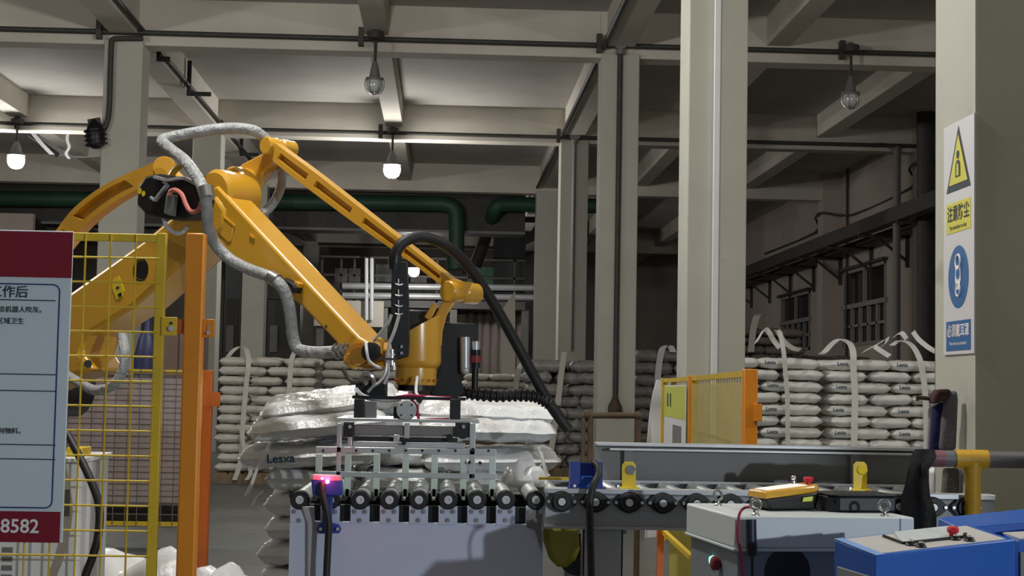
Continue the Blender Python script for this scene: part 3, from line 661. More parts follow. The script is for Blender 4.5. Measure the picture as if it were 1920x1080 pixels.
part('cable', MB().tube([at(604, 905, sy - .01), at(604, 925, sy - .02), at(610, 950, sy - .03), at(616, 980, sy - .03), at(615, 1020, sy - .03), at(612, 1090, sy - .03), at(612, 1200, sy - .03)], .0125, 10, 4), M_RUBBER, sn)

# second, longer conveyor to the right
DY = 5.55
dz = lambda py: at(1150, py, DY).z
dx_ = lambda px: at(px, 950, DY).x
c2 = thing('roller_conveyor', 'long grey infeed roller conveyor leading in from the right with black flange bearings', 'conveyor', (dx_(1300), DY + .4, 0))
X0, X1 = dx_(1023), 1.93
def chan(y, s, z0, z1):
    mb = MB().box(X0, X1, y, y + .008 * s, z0, z1)
    mb.box(X0, X1, min(y, y + .045 * s), max(y, y + .045 * s), z1 - .008, z1); mb.box(X0, X1, min(y, y - .02 * s), max(y, y + .045 * s), z0, z0 + .010)
    return mb
ztop = dz(912); zlow = dz(992)
M_CHAN = mat('channel_grey', srgb(172, 175, 180), .5, var=.06, scale=3)
part('side_channel', chan(DY, 1, zlow, dz(926)), M_CHAN, c2)
part('side_channel', chan(DY + .86, -1, zlow, dz(926)), M_CHAN, c2)
part('top_strip', MB().box(X0, X1, DY - .02, DY + .05, dz(926), dz(916)), M_LGREY, c2, .002)
part('top_strip', MB().box(X0 + .25, X1, DY + .06, DY + .09, dz(926), dz(919)), M_LGREY, c2, .002)
for k in range(16):
    px = 1052 + 63 * k; xx = dx_(px); zz = dz(941)
    if xx > X1 - .05: break
    rl = part('roller', MB().cyl((xx, DY + .02, zz), (xx, DY + .84, zz), .026, n=18), M_ALU, c2)
    pts = []
    fb = MB()
    ns = 28; ol = []
    for i in range(ns):
        a = 2 * math.pi * i / ns; r_ = .037 + .017 * max(0, abs(math.cos(a)) ** 6)
        ol.append((xx + r_ * math.cos(a), DY - .022, zz + r_ * math.sin(a) * (1 if abs(math.cos(a)) < .9 else .8)))
    fb.prism(ol, (0, .02, 0)); fb.lathe((xx, DY - .034, zz), (0, 1, 0), [(.014, .004), (.017, 0), (.03, 0), (.034, .012)], 20)
    part('flange_bearing', fb, M_BLACK, rl)
    part('axle_end', MB().cyl((xx, DY - .04, zz), (xx, DY - .02, zz), .013, n=14), M_AXLE, rl)
    for s_ in (-1, 1): part('bolt', MB().cyl((xx + .045 * s_, DY - .03, zz), (xx + .045 * s_, DY - .02, zz), .006, n=7), M_BOLT, rl)
for (xa, xb_) in ((dx_(1094), dx_(1170)), (X1 - .2, X1 - .07)):
    for yy in (DY + .01, DY + .77):
        lg = MB().box(xa, xb_, yy, yy + .008, 0, zlow).box(xa, xa + .008, yy, yy + .07, 0, zlow).box(xb_ - .008, xb_, yy, yy + .07, 0, zlow)
        part('leg', lg, M_CHAN, c2, .002)
# olive drive guard hanging under the joint
gm = [at(x, y, DY + .12) for x, y in ((1020, 985), (1086, 985), (1088, 1030), (1080, 1052), (1064, 1065), (1046, 1064), (1032, 1050), (1022, 1020))]
part('drive_guard', MB().prism(gm, (0, .12, 0)), mat('olive_guard', srgb(160, 150, 52), 0.45, var=0.08), c2, .02)
part('drive_motor', MB().cyl(at(1085, 1040, DY + .15), at(1085, 1040, DY + .55), .075, n=20), M_BLACKM, c2)
# side guard on the far side (grey channel)
gy = DY + .93
gd = part('guard_beam', MB().box(at(1116, 880, gy).x, X1, gy, gy + .012, at(1300, 912, gy).z, at(1300, 838, gy).z), M_GREY, c2)
part('guard_flange', MB().box(at(1116, 880, gy).x, X1, gy - .055, gy + .05, at(1300, 838, gy).z, at(1300, 832, gy).z), M_LGREY, gd, .002)
part('guard_flange', MB().box(at(1140, 880, gy).x, X1, gy - .06, gy, at(1300, 846, gy).z, at(1300, 842, gy).z), M_LGREY, gd, .001)
part('guard_flange', MB().box(at(1140, 880, gy).x, X1, gy - .06, gy, at(1300, 914, gy).z, at(1300, 906, gy).z), M_GREY, gd, .001)
for px in (1177, 1600): part('stiffener', MB().box(at(px, 870, gy).x - .018, at(px, 870, gy).x + .018, gy - .03, gy, at(1300, 906, gy).z, at(1300, 842, gy).z), M_GREY, gd)
for k in range(4): part('guard_post', MB().box(X0 + .35 + k * .45, X0 + .39 + k * .45, gy + .012, gy + .05, zlow - .1, at(1300, 838, gy).z), M_GREY, c2)
# yellow reflector stands
for (px, lab) in ((1179, 'yellow reflector bracket beside the blue sensor box'), (1613, 'yellow reflector bracket behind the black toolbox')):
    yy = DY + .02 if px < 1400 else DY + .12
    p = at(px, 913, yy); q = at(px, 866, yy); zb_ = dz(916)
    t = thing('reflector_bracket', lab, 'bracket', (p.x, yy, zb_), 'yellow reflector brackets on the conveyor')
    part('upright', MB().prism([(p.x - .024, yy, zb_ + .004), (p.x + .024, yy, zb_ + .004), (p.x + .024, yy, q.z - .012), (p.x + .014, yy, q.z), (p.x - .014, yy, q.z), (p.x - .024, yy, q.z - .012)], (0, .006, 0)), M_YEL, t, .001)
    part('foot', MB().box(p.x - .035, p.x + .035, yy - .03, yy + .02, zb_, zb_ + .005), M_YEL, t)
    part('reflector', MB().lathe((p.x + .004, yy - .012, q.z - .026), (.3, 1, -.2), [(.0, 0), (.016, 0), (.018, .012)], 14, False), M_BOLT if px < 1400 else M_YEL, t)
    part('bolt', MB().cyl((p.x - .04, yy - .01, zb_), (p.x - .04, yy - .01, zb_ + .012), .008, n=7), M_BOLT, t)
# blue sensor box with black cable on the long conveyor
by = DY - .0
t = thing('sensor_box', 'open blue sensor box with black cable on the grey infeed conveyor', 'sensor', at(1098, 914, by))
zb_ = dz(916); q = at(1098, 866, by)
xa, xb_ = at(1069, 890, by).x, at(1130, 890, by).x
part('back_plate', MB().box(xa, xb_, by + .05, by + .056, zb_, q.z - .006), M_DBLUE, t)
part('side_plate', MB().box(xa, xa + .006, by, by + .056, zb_, q.z), M_DBLUE, t, .001); part('side_plate', MB().box(xb_ - .006, xb_, by, by + .056, zb_, q.z), M_DBLUE, t, .001)
part('front_lip', MB().box(xa, xa + .035, by - .002, by + .002, zb_, q.z), M_DBLUE, t); part('front_lip', MB().box(xb_ - .03, xb_, by - .002, by + .002, zb_, q.z), M_DBLUE, t)
part('sensor_head', MB().box(at(1090, 890, by).x, at(1112, 890, by).x, by - .004, by + .03, zb_, at(1098, 893, by).z), M_BLUE, t, .002)
part('foot', MB().box(xa - .01, xb_ + .01, by - .02, by + .02, zb_ - .0, zb_ + .004), M_DBLUE, t)
part('bolt', MB().cyl((xa + .015, by - .01, zb_), (xa + .015, by - .01, zb_ + .012), .007, n=7), M_BOLT, t)
part('cable', MB().tube([at(1113, 868, by - .01), at(1121, 876, by - .03), at(1121, 892, by - .05), at(1112, 912, by - .07), at(1106, 945, by - .08), at(1107, 1000, by - .08), at(1109, 1090, by - .08), at(1112, 1230, by - .08)], .0125, 10, 4), M_RUBBER, t)
part('strut', MB().box(at(1010, 900, by + .3).x, at(1072, 900, by + .3).x, by + .3, by + .32, at(1040, 900, by + .3).z, at(1040, 895, by + .3).z), M_FENCEY, c2)

# rusty guard frame in front of the middle column
fy = 8.3
t = thing('pipe_barrier', 'rusty brown pipe guard frame in front of the middle column', 'barrier', (at(1095, 780, fy).x, fy, 0))
for px, ya in ((1094, 776), (1107, 779), (1197, 779)):
    q = at(px, ya, fy); part('upright', MB().cyl((q.x, fy, 0), (q.x, fy, q.z), .016 if px > 1100 else .013, n=10), M_RUST, t)
part('top_bar', MB().cyl(at(1090, 779, fy), at(1203, 779, fy), .016, n=10), M_RUST, t)
part('corner_joint', MB().sphere(at(1197, 780, fy), .024, 10, 8), M_RUST, t); part('corner_joint', MB().sphere(at(1101, 777, fy), .024, 10, 8), M_RUST, t)

# ================================================================ sacks
from mathutils import noise as mnoise
def sack_mesh(name, L, W, T, seed, mt, fin=0.04, rough=1.0, nu=26, nv=16):
    vs = []; idx = {}; fs = []
    for side in (1, -1):
        for i in range(nu + 1):
            for j in range(nv + 1):
                edge = i in (0, nu) or j in (0, nv)
                if edge and side == -1: idx[(side, i, j)] = idx[(1, i, j)]; continue
                u = -1 + 2 * i / nu; v = -1 + 2 * j / nv
                u = math.copysign(abs(u) ** .75, u); v = math.copysign(abs(v) ** .75, v)
                ub = min(1, abs(u) / (1 - fin)); vb = min(1, abs(v) / (1 - fin * 1.6))
                h = T / 2 * max(0, 1 - ub ** 10) ** .5 * max(0, 1 - vb ** 9) ** .5
                h = max(h, .0025)
                if edge: h = 0
                q = V((u * 2.3 + seed * 3.1, v * 1.7 + side * 5.3, seed * 1.7))
                h *= 1 + .12 * rough * mnoise.noise(q * 1.3) + .09 * rough * mnoise.noise(q * 3.6) - .04
                if h > .01:
                    cr = 1 - abs(mnoise.noise(V((u * 5 + seed, v * 3, side * 2.0)))) * 3
                    h += .006 * rough * max(0, cr) - .004 * rough * abs(mnoise.noise(q * 7))
                x = u * L / 2 * (1 - .02 * abs(v) ** 4) + .010 * rough * mnoise.noise(V((seed * 2.0, v * 2.5, 1 if u > 0 else 7)))
                wk = 1 - .04 * (ub ** 6) + .035 * mnoise.noise(V((u * 3, seed, 2 + (3 if v > 0 else 0))))
                y = v * W / 2 * wk
                z = side * h + .008 * rough * mnoise.noise(V((u * 3.2, v * 3.2, seed)))
                idx[(side, i, j)] = len(vs); vs.append((x, y, z))
        for i in range(nu):
            for j in range(nv):
                f = (idx[(side, i, j)], idx[(side, i + 1, j)], idx[(side, i + 1, j + 1)], idx[(side, i, j + 1)])
                fs.append(f if side == 1 else f[::-1])
    z0_ = min(p[2] for p in vs); z1_ = max(p[2] for p in vs); kz = T / (z1_ - z0_); zm_ = (z0_ + z1_) / 2
    vs = [(p[0], p[1], (p[2] - zm_) * kz) for p in vs]
    me = bpy.data.meshes.new(name); me.from_pydata(vs, [], fs); me.validate()
    me.polygons.foreach_set('use_smooth', [True] * len(me.polygons)); me.materials.append(mt)
    return me
ORD = ['top', 'second', 'third', 'fourth', 'fifth', 'sixth', 'seventh', 'eighth', 'ninth', 'tenth', 'eleventh', 'twelfth', 'thirteenth', 'fourteenth', 'fifteenth', 'sixteenth', 'seventeenth', 'eighteenth']
def put_sack(me, loc, rz, label, group, rx=0, ry=0):
    o = bpy.data.objects.new('sack', me); COL.objects.link(o); o.location = loc; o.rotation_euler = (rx, ry, rz)
    ORG[o.name] = V(loc); return tag(o, label, 'sack', group)
M_PRINT = mat('sack_print_teal', srgb(28, 74, 92), 0.6, var=0)
M_PRINTB = mat('sack_print_blue', srgb(20, 62, 112), 0.6, var=0)
def sack_text(o, size, x, y, z, mt=M_PRINT, body='Lesta'):
    t = text_part('printed_lettering', body, size, ORG[o.name] + V((x, y, z)), XA, UP, mt, o, offset=.02)
    return t
def pallet(x0, x1, y0, y1, label, mt, h=.135):
    t = thing('pallet', label, 'pallet', ((x0 + x1) / 2, (y0 + y1) / 2, 0))
    n_ = 7
    for k in range(n_):
        w_ = (x1 - x0) / n_; part('deck_board', MB().box(x0 + w_ * k + .012, x0 + w_ * (k + 1) - .012, y0, y1, h - .02, h), mt, t)
    for yy in (y0, (y0 + y1) / 2 - .045, y1 - .09): part('stringer', MB().box(x0, x1, yy, yy + .09, .0, h - .02), mt, t)
M_PALLET = mat('pallet_wood', srgb(120, 104, 82), 0.8, var=0.2, scale=8)
def stack(x0, y0, meshes, L, W, T, layers, adj, where, group, text=None, jit=1.0, base=.137, flip=0, pal=True, full=True, crate=False):
    """five sacks to a layer, turned every other layer"""
    rnd = random.Random(hash(where) % 1000 if False else len(where) * 7 + layers)
    wx = 2 * L
    if crate: single('wooden_crate', MB().box(x0, x0 + wx, y0, y0 + L + W, 0, .05).box(x0 + .02, x0 + wx - .02, y0 + .02, y0 + L + W - .02, .05, base - .06).box(x0, x0 + wx, y0, y0 + L + W, base - .06, base - .003), M_PALLET, 'wooden crate under the ' + where, 'crate', (x0 + L, y0 + .5, 0))
    elif pal: pallet(x0, x0 + wx, y0, y0 + L + W, 'wooden pallet under the ' + where, M_PALLET, base - .003)
    for k in range(layers):
        z = base + T * (k + .5); o_ = ORD[layers - 1 - k]
        pos = []
        if (k + flip) % 2 == 0:
            for i, nm in ((0, 'front left'), (1, 'front right')): pos.append((x0 + L * (i + .5), y0 + W / 2, 0, nm))
            for i, nm in ((0, 'back left'), (1, 'back middle'), (2, 'back right')): pos.append((x0 + wx * (i + .5) / 3, y0 + W + L / 2, math.pi / 2, nm))
        else:
            for i, nm in ((0, 'front left'), (1, 'front middle'), (2, 'front right')): pos.append((x0 + wx * (i + .5) / 3, y0 + L / 2, math.pi / 2, nm))
            for i, nm in ((0, 'back left'), (1, 'back right')): pos.append((x0 + L * (i + .5), y0 + L + W / 2, 0, nm))
        for (x, y, rz, nm) in pos:
            if nm == 'back middle' and k < layers - 1: continue
            if not full and nm.startswith('back') and k < layers - 2: continue
            j = lambda a: rnd.uniform(-a, a) * jit
            ob = put_sack(rnd.choice(meshes), (x + j(.014), y + j(.014), z), rz + j(.02) + (math.pi if rnd.random() < .5 and rz else 0), '%s sack at %s, %s layer, %s' % (adj, nm, o_, where), group, j(.007), j(.009))
            if text and nm.startswith('front') and rz == 0:
                sack_text(ob, text, -L * .40, -W / 2 - .004, .008)
                for q in range(3):
                    pass
SA = [sack_mesh('sack_film', .612, .408, .112, s, M_BAG, nu=44, nv=30) for s in range(4)]
SB = [sack_mesh('sack_woven', .605, .402, .113, 10 + s, M_BAGB) for s in range(5)]
SL = [sack_mesh('sack_off_white', .605, .402, .121, 20 + s, M_BAGL) for s in range(4)]
SG = [sack_mesh('sack_wrapped', .62, .42, .20, 30 + s, M_BAGG, rough=2.2) for s in range(4)]
SD = [sack_mesh('sack_dusty', .66, .44, .15, 40 + s, M_BAGD, rough=1.8) for s in range(4)]
# pile being built behind the gripper
PY = 6.95
px0 = at(486, 860, PY).x
stack(px0, PY, SA, .615, .41, .108, 7, 'glossy white', 'pile behind the gripper', 'sacks on the pallet behind the gripper', jit=1.4, flip=1, base=.093)
GP = 'sacks on the pallet behind the gripper'
zt = .093 + .108 * 7
# loose upper sacks
def topsack(pxl, pyl, pxr, pyr, Y, dz_, label, me, ry_extra=0, rx=0.05):
    a = at(pxl, pyl, Y); b = at(pxr, pyr, Y); c = (a + b) / 2; d = b - a
    o = put_sack(me, c + V((0, .18, dz_)), math.atan2(d.y, d.x), label, GP, rx, -math.atan2(d.z, d.x) + ry_extra); return o
o = topsack(492, 856, 660, 850, 6.92, .0, 'glossy white sack with blue and green print on the pile left of the gripper', SA[1])
sack_text(o, .052, -.17, -.222, .0, M_PRINTB, 'Les')
t = text_part('printed_lettering', 'x', .052, ORG[o.name] + V((-.17 + .072, -.222, .0)), XA, UP, mat('sack_print_green', srgb(30, 110, 90), .6, var=0), o, offset=.02)
sack_text(o, .052, -.17 + .098, -.222, .0, M_PRINTB, 'a')
topsack(486, 812, 700, 792, 6.90, .02, 'big shiny sack bulging out second from the top left of the pile', SA[2], 0, .10)
topsack(508, 768, 720, 742, 7.0, .0, 'tilted topmost sack left on the pile behind the gripper', SA[3], 0, .12)
topsack(800, 810, 1026, 815, 6.92, .02, 'shiny sack bulging right of the gripper, second layer from top', SA[0], 0, .08)
topsack(820, 768, 1005, 776, 7.0, .0, 'topmost sack right on the pile below the corrugated duct', SA[2], 0, .10)
topsack(820, 862, 1022, 862, 6.94, 0, 'sack at the right of the gripper, third layer from top', SA[3])
for k, (px, lv, lab) in enumerate(((650, 0, 'left of the disc, lowest of three'), (775, 0, 'right of the disc, lowest of three'), (660, 1, 'left of the disc, middle of three'), (780, 1, 'right of the disc, middle of three'), (700, 2, 'on top behind the disc flange'))):
    p = at(px, 800, 7.35); put_sack(SA[k % 4], (p.x, 7.36, zt + .056 + .112 * lv), math.pi / 2, 'glossy white sack in the pile centre, ' + lab, GP)
# loose threads and tails on the sack ends
def tail(pts, Y, w_, lab):
    single('sack_tail', MB().ribbon([at(x, y, Y) for x, y in pts], (w_ * .8, .01, w_ * .4), .003, 4), M_STRAP, lab, 'strap', at(pts[0][0], pts[0][1], Y), 'loose white tails on the pile')
tail([(505, 830), (498, 850), (486, 872), (478, 890), (470, 912), (462, 928)], 6.86, .020, 'long white tail hanging down the left side of the pile')
tail([(488, 815), (478, 826), (462, 830)], 6.86, .012, 'short white tail at the top left of the pile')
tail([(492, 922), (480, 934), (474, 948)], 6.86, .014, 'frayed tail at mid height on the left of the pile')
tail([(1010, 838), (1016, 856), (1020, 872), (1026, 890), (1030, 892)], 6.88, .016, 'white tail hanging at the right end of the pile')
tail([(1016, 870), (1008, 882), (1000, 892)], 6.88, .014, 'second white tail at the right end of the pile')
# crumpled film between gripper and conveyor joint
def crumple(name, px, py, Y, sx, sy_, sz, seed, mt, label, cat='plastic film', ground=None):
    c = at(px, py, Y)
    if ground is not None: c.z = ground
    nu, nv = 22, 18; mb = MB()
    for i in range(nu + 1):
        for j in range(nv + 1):
            u = -1 + 2 * i / nu; v = -1 + 2 * j / nv
            e = max(0, 1 - (u * u) ** 2) * max(0, 1 - (v * v) ** 2)
            q = V((u * 1.8 + seed, v * 1.8, seed * .7))
            h = sz * (.55 * e + .75 * abs(mnoise.noise(q * .75)) * e + .10 * abs(mnoise.noise(q * 2.2)) * e)
            mb.v.append(c + V((u * sx * (1 + .2 * mnoise.noise(q)), v * sy_ * (1 + .2 * mnoise.noise(q + V((5, 5, 5)))), h + .006)))
    for i in range(nu):
        for j in range(nv):
            a = i * (nv + 1) + j; mb.f.append((a, a + nv + 1, a + nv + 2, a + 1))
    o = bpy.data.objects.new(name, mesh_of(name, mb, c, mt)); COL.objects.link(o); o.location = c
    o.modifiers.new('thickness', 'SOLIDIFY').thickness = .004
    return tag(o, label, cat)
M_FILM = mat('white_film', srgb(228, 230, 232), 0.3, var=0.04, bump=0.3, bscale=12)
crumple('plastic_film', 985, 912, 6.25, .09, .12, .10, 3, M_FILM, 'crumpled white film on the last rollers right of the gripper')
crumple('empty_sack', 90, 1075, 8.6, .22, .2, .30, 5, M_FILM, 'crumpled empty white sack behind the fence, far left', 'sack', 0.0)
crumple('empty_sack', 245, 1065, 8.4, .55, .3, .34, 8, M_FILM, 'large crumpled white sack lying behind the yellow mesh', 'sack', 0.0)
crumple('empty_sack', 425, 1060, 8.6, .24, .3, .28, 11, M_FILM, 'crumpled white sack on the floor beside the pile', 'sack', 0.0)
crumple('empty_sack', 1262, 1075, 6.7, .16, .16, .22, 14, M_FILM, 'crumpled white sack below the infeed conveyor', 'sack', .25)
# left rear stacks
stack(at(405, 700, 19.6).x, 19.6, SL, .62, .41, .117, 12, 'off-white', 'slung stack beside the orange posts', 'sacks in the left rear stack', jit=2.0, full=False)
stack(at(602, 700, 21.4).x, 21.4, SL, .62, .41, .117, 12, 'off-white', 'rear stack behind the robot wrist', 'sacks in the stack behind the wrist', jit=2.0, full=False)
stack(at(868, 700, 26).x, 26, SL, .60, .41, .117, 6, 'pale', 'far stack right of the wrist', 'sacks in the far stack', jit=2.5, full=False, base=.75, crate=True)
# grey wrapped stacks behind the middle column
stack(at(985, 700, 22.3).x, 22.3, SG, .60, .41, .165, 9, 'grey film-wrapped', 'stack left of the middle column', 'grey sacks left of the middle column', jit=3.0, full=False)
stack(at(1180, 700, 22.6).x + .05, 22.6, SG, .60, .41, .165, 10, 'grey film-wrapped', 'stack right of the middle column', 'grey sacks right of the middle column', jit=3.0, full=False)
# dusty double-height stacks under the far windows
stack(4.35, 24.6, SD, .60, .42, .14, 7, 'dusty brown', 'tall stack below the windows', 'dusty sacks below the windows', jit=3.0, full=False, base=1.25, crate=True)
stack(5.75, 26.0, SD, .60, .42, .14, 5, 'dusty brown', 'lower stack below the windows', 'lower dusty sacks below the windows', jit=3.0, full=False, base=1.15, crate=True)
# printed white stacks on the right
stack(2.37, 15.0, SB, .615, .41, .1085, 13, 'white printed', 'first slung stack right of the orange fence', 'printed sacks in the first right stack', text=.05, jit=1.6, full=False)
stack(3.645, 15.05, SB, .615, .41, .1085, 13, 'white printed', 'second slung stack beside the signed column', 'printed sacks in the second right stack', text=.05, jit=1.6, full=False)
# slings
def sling(pts, Y, w_, lab, mt=M_STRAP, grp='white lifting slings on the stacks'):
    P = [at(p[0], p[1], Y + (p[2] if len(p) > 2 else 0)) for p in pts]
    single('sling_strap', MB().ribbon(P, (w_, 0, 0.0), .006, 4), mt, lab, 'strap', P[0], grp)
def slingl(pts, Y, w_, lab, mt=M_STRAP, grp='white lifting slings on the stacks'):
    P = [at(p[0], p[1], Y + (p[2] if len(p) > 2 else 0)) for p in pts]
    single('sling_strap', MB().ribbon(P, (w_ * .75, .0, w_ * .66), .006, 4), mt, lab, 'strap', P[0], grp)
sling([(1477, 870), (1477, 800), (1476, 740), (1472, 690), (1470, 665), (1466, 640, .05), (1462, 622, .15), (1456, 620, .25)], 14.93, .042, 'sling strap down the first printed stack')
slingl([(1458, 620), (1470, 640, .05), (1485, 652, .1), (1500, 656, .2)], 15.2, .05, 'loose sling end on top of the first printed stack')
slingl([(1418, 642, .1), (1425, 630, .15), (1434, 617, .2), (1442, 624, .2), (1452, 640, .2), (1462, 652, .2)], 15.1, .05, 'sling loop standing up on the first printed stack')
sling([(1601, 870), (1602, 800), (1603, 740), (1600, 690), (1600, 665), (1596, 648, .1), (1588, 640, .2), (1574, 636, .3), (1560, 645, .2), (1548, 658, .1), (1540, 664, .1)], 14.98, .06, 'wide sling strap with a loop on the second printed stack')
slingl([(1618, 660, .3), (1640, 648, .3), (1658, 638, .3), (1664, 634, .3), (1660, 644, .3), (1650, 652, .3)], 15.4, .05, 'sling folded over the top of the second printed stack')
slingl([(1640, 650, .4), (1655, 660, .3), (1668, 668, .2)], 15.3, .05, 'short sling end in the middle of the second stack top')
sling([(1738, 870), (1737, 800), (1735, 740), (1730, 700), (1724, 672), (1712, 650, .1), (1698, 640, .2), (1684, 640, .3), (1672, 648, .3)], 14.98, .055, 'sling strap down the right part of the second stack')
slingl([(1712, 622, .4), (1722, 636, .3), (1736, 648, .25), (1748, 656, .2), (1758, 660, .2), (1764, 650, .2)], 15.3, .05, 'sling tangled at the right end of the second stack')
slingl([(1678, 630, .5), (1690, 624, .5), (1700, 636, .4)], 15.5, .05, 'small sling loop behind the second stack top')
sling([(440, 900, -.0), (452, 860), (455, 800), (462, 720), (466, 680), (462, 656, .1), (452, 650, .2), (440, 655, .2), (428, 668, .2), (420, 684, .3)], 19.5, .06, 'sling strap on the left rear stack', M_BAGL)
sling([(462, 900), (470, 885), (464, 860), (458, 845), (452, 800)], 19.42, .05, 'loose sling tail low on the left rear stack', M_BAGL)
sling([(541, 760), (543, 720), (545, 690), (548, 670), (556, 656, .1), (566, 650, .3)], 19.5, .06, 'second sling strap on the left rear stack', M_BAGL)
sling([(1046, 760), (1050, 720), (1054, 690), (1058, 660), (1052, 600, 3.4), (1056, 560, 5)][:4], 22.2, .08, 'pale sling on the grey stack left of the middle column', M_BAGL)
sling([(1026, 880), (1034, 840), (1040, 800), (1044, 770)], 22.1, .08, 'lower pale sling tail on the grey stack', M_BAGL)
sling([(1232, 760), (1234, 700), (1240, 660), (1246, 650), (1256, 648), (1262, 660)], 22.5, .09, 'shiny film loop on the grey stack right of the middle column', M_FILM)
sling([(965, 760), (968, 720), (972, 695), (980, 680, .2), (990, 675, .3), (996, 690, .2)], 25.9, .09, 'pale sling on the far stack', M_BAGL)
sling([(1408, 660), (1412, 620), (1420, 592), (1432, 590, .2)], 24.5, .10, 'pale sling on the dusty stack below the windows', M_BAGL)

# ================================================================ front fence and notice board (left)
FY = 5.35
def fz(py): return at(300, py, FY).z
fen = thing('safety_fence', 'yellow wire-mesh safety fence panel behind the notice board', 'fence', (at(150, 1000, FY).x, FY, 0))
xl_, xr_ = at(-420, 700, FY).x, at(296, 700, FY).x
ztop = at(220, 438, FY).z
part('frame_upright', MB().box(xr_ - .016, xr_ + .016, FY - .015, FY + .015, 0.05, ztop + .004), M_FENCEY, fen, .003)
part('frame_upright', MB().box(xl_ - .016, xl_ + .016, FY - .015, FY + .015, 0.05, ztop + .004), M_FENCEY, fen, .003)
part('top_rail', MB().box(xl_, xr_, FY - .012, FY + .015, ztop - .026, ztop), M_FENCEY, fen, .003)
part('bottom_rail', MB().box(xl_, xr_, FY - .012, FY + .015, 0.06, .09), M_FENCEY, fen, .003)
ms = MB(); st = .0825
k = 0; x = xr_ - .082
while x > xl_:
    ms.cyl((x, FY - .018, .08), (x, FY - .018, ztop - .004), .0036, n=6); x -= st
z = ztop - .082
while z > .1:
    ms.cyl((xl_, FY - .024, z), (xr_, FY - .024, z), .0036, n=6); z -= .0815
part('wire_mesh', ms, M_FENCEY, fen, kind='stuff')
po = thing('fence_post', 'orange square post in front of the robot', 'post', (at(361, 1000, FY).x, FY, 0))
xp = at(361, 700, FY).x
part('tube', MB().box(xp - .030, xp + .030, FY - .03, FY + .03, 0, at(361, 438, FY).z), M_POSTO, po, .006)
part('foot_plate', MB().box(xp - .08, xp + .08, FY - .08, FY + .08, 0, .012), M_POSTO, po)
zl_ = at(320, 612, FY).z
lg = part('lug', MB().box(at(304, 612, FY).x, at(334, 612, FY).x, FY - .022, FY - .016, zl_ - .031, zl_ + .030), M_FENCEY, po, .002)
part('lug_arm', MB().box(at(330, 612, FY).x, xp, FY - .014, FY - .006, zl_ - .024, zl_ + .024), M_FENCEO, po)
part('bolt', MB().cyl(at(321, 616, FY - .035), at(321, 616, FY - .02), .010, n=8), M_BOLT, lg); part('bolt', MB().cyl(at(321, 606, FY - .028), at(321, 606, FY - .02), .005, n=8), M_BLACKM, lg)
l2 = part('lug', MB().box(xp + .03, at(403, 615, FY).x, FY - .01, FY - .004, zl_ - .034, zl_ + .026), M_POSTO, po, .002)
part('bolt', MB().cyl(at(390, 624, FY - .024), at(390, 624, FY - .008), .006, n=8).beam(at(390, 608, FY - .013), at(390, 622, FY - .013), .005, YA, .005), M_BOLT, l2)
# rear post and rear low fence
RY = 9.2
xq = at(388, 800, RY).x
p2 = thing('fence_post', 'thin dark orange post behind the front orange post', 'post', (xq, RY, 0))
part('tube', MB().box(xq - .026, xq + .026, RY - .03, RY + .03, 0, at(388, 694, RY).z), M_FENCEO, p2, .004)
part('lug', MB().box(xq + .02, xq + .075, RY - .035, RY - .03, at(388, 762, RY).z, at(388, 735, RY).z), M_FENCEO, p2)
part('dark_plate', MB().box(at(374, 860, RY).x, at(383, 860, RY).x, RY + .04, RY + .05, at(380, 916, RY).z, at(380, 798, RY).z), M_BLACKM, p2)
BY = 11.4
f2 = thing('safety_fence', 'low rear fence with fine mesh and brown backing sheet behind the robot base', 'fence', (at(250, 900, BY).x, BY, 0))
xa, xb_ = at(-300, 800, BY).x, at(378, 800, BY).x; za, zb_ = at(250, 986, BY).z, at(250, 692, BY).z
part('top_rail', MB().box(xa, xb_, BY - .02, BY + .02, zb_ - .03, zb_), M_FENCEY, f2)
part('bottom_rail', MB().box(xa, xb_, BY - .02, BY + .02, za, za + .03), M_FENCEY, f2)
for x in (xa, (xa + xb_) / 2 - .3, xb_): part('upright', MB().box(x - .02, x + .02, BY - .02, BY + .02, 0, zb_), M_FENCEY, f2)
ms = MB(); x = xa
while x < xb_: ms.cyl((x, BY - .022, za), (x, BY - .022, zb_), .004, n=5); x += .083
z = za
while z < zb_: ms.cyl((xa, BY - .028, z), (xb_, BY - .028, z), .004, n=5); z += .083
part('wire_mesh', ms, mat('dull_wire', srgb(112, 102, 98), .6), f2, kind='stuff')
part('backing_sheet', MB().box(xa, xb_, BY + .03, BY + .04, za + .16, zb_ - .04), mat('brown_grey_sheet', srgb(162, 148, 144), .7, var=.08, scale=2), f2)
part('ballast_box', MB().box(xa, xb_, BY + .06, BY + .5, za + .02, za + .14), M_BLACKM, f2)
# brown cupboard and dark racks behind
single('storage_cupboard', MB().box(at(298, 650, 14).x, at(372, 650, 14).x, 14, 14.6, 0, at(330, 604, 14).z).box(at(300, 650, 14).x, at(334, 650, 14).x, 13.98, 14, .1, at(330, 610, 14).z).box(at(337, 650, 14).x, at(370, 650, 14).x, 13.98, 14, .1, at(330, 610, 14).z), mat('brown_cupboard', srgb(104, 84, 72), .7), 'brown cupboard behind the orange post', 'cupboard', (at(335, 650, 14).x, 14.3, 0))
single('gas_cylinder', MB().lathe((at(268, 650, 15).x, 15.2, 0), UP, [(.11, 0), (.115, .03), (.115, at(268, 625, 15).z - .2), (.08, at(268, 612, 15).z - .1), (.03, at(268, 600, 15).z - .08), (.03, at(268, 595, 15).z)], 18), mat('dark_blue_steel', srgb(38, 44, 84), .5), 'dark blue gas cylinder behind the fence mesh', 'cylinder', (at(268, 650, 15).x, 15.2, 0))

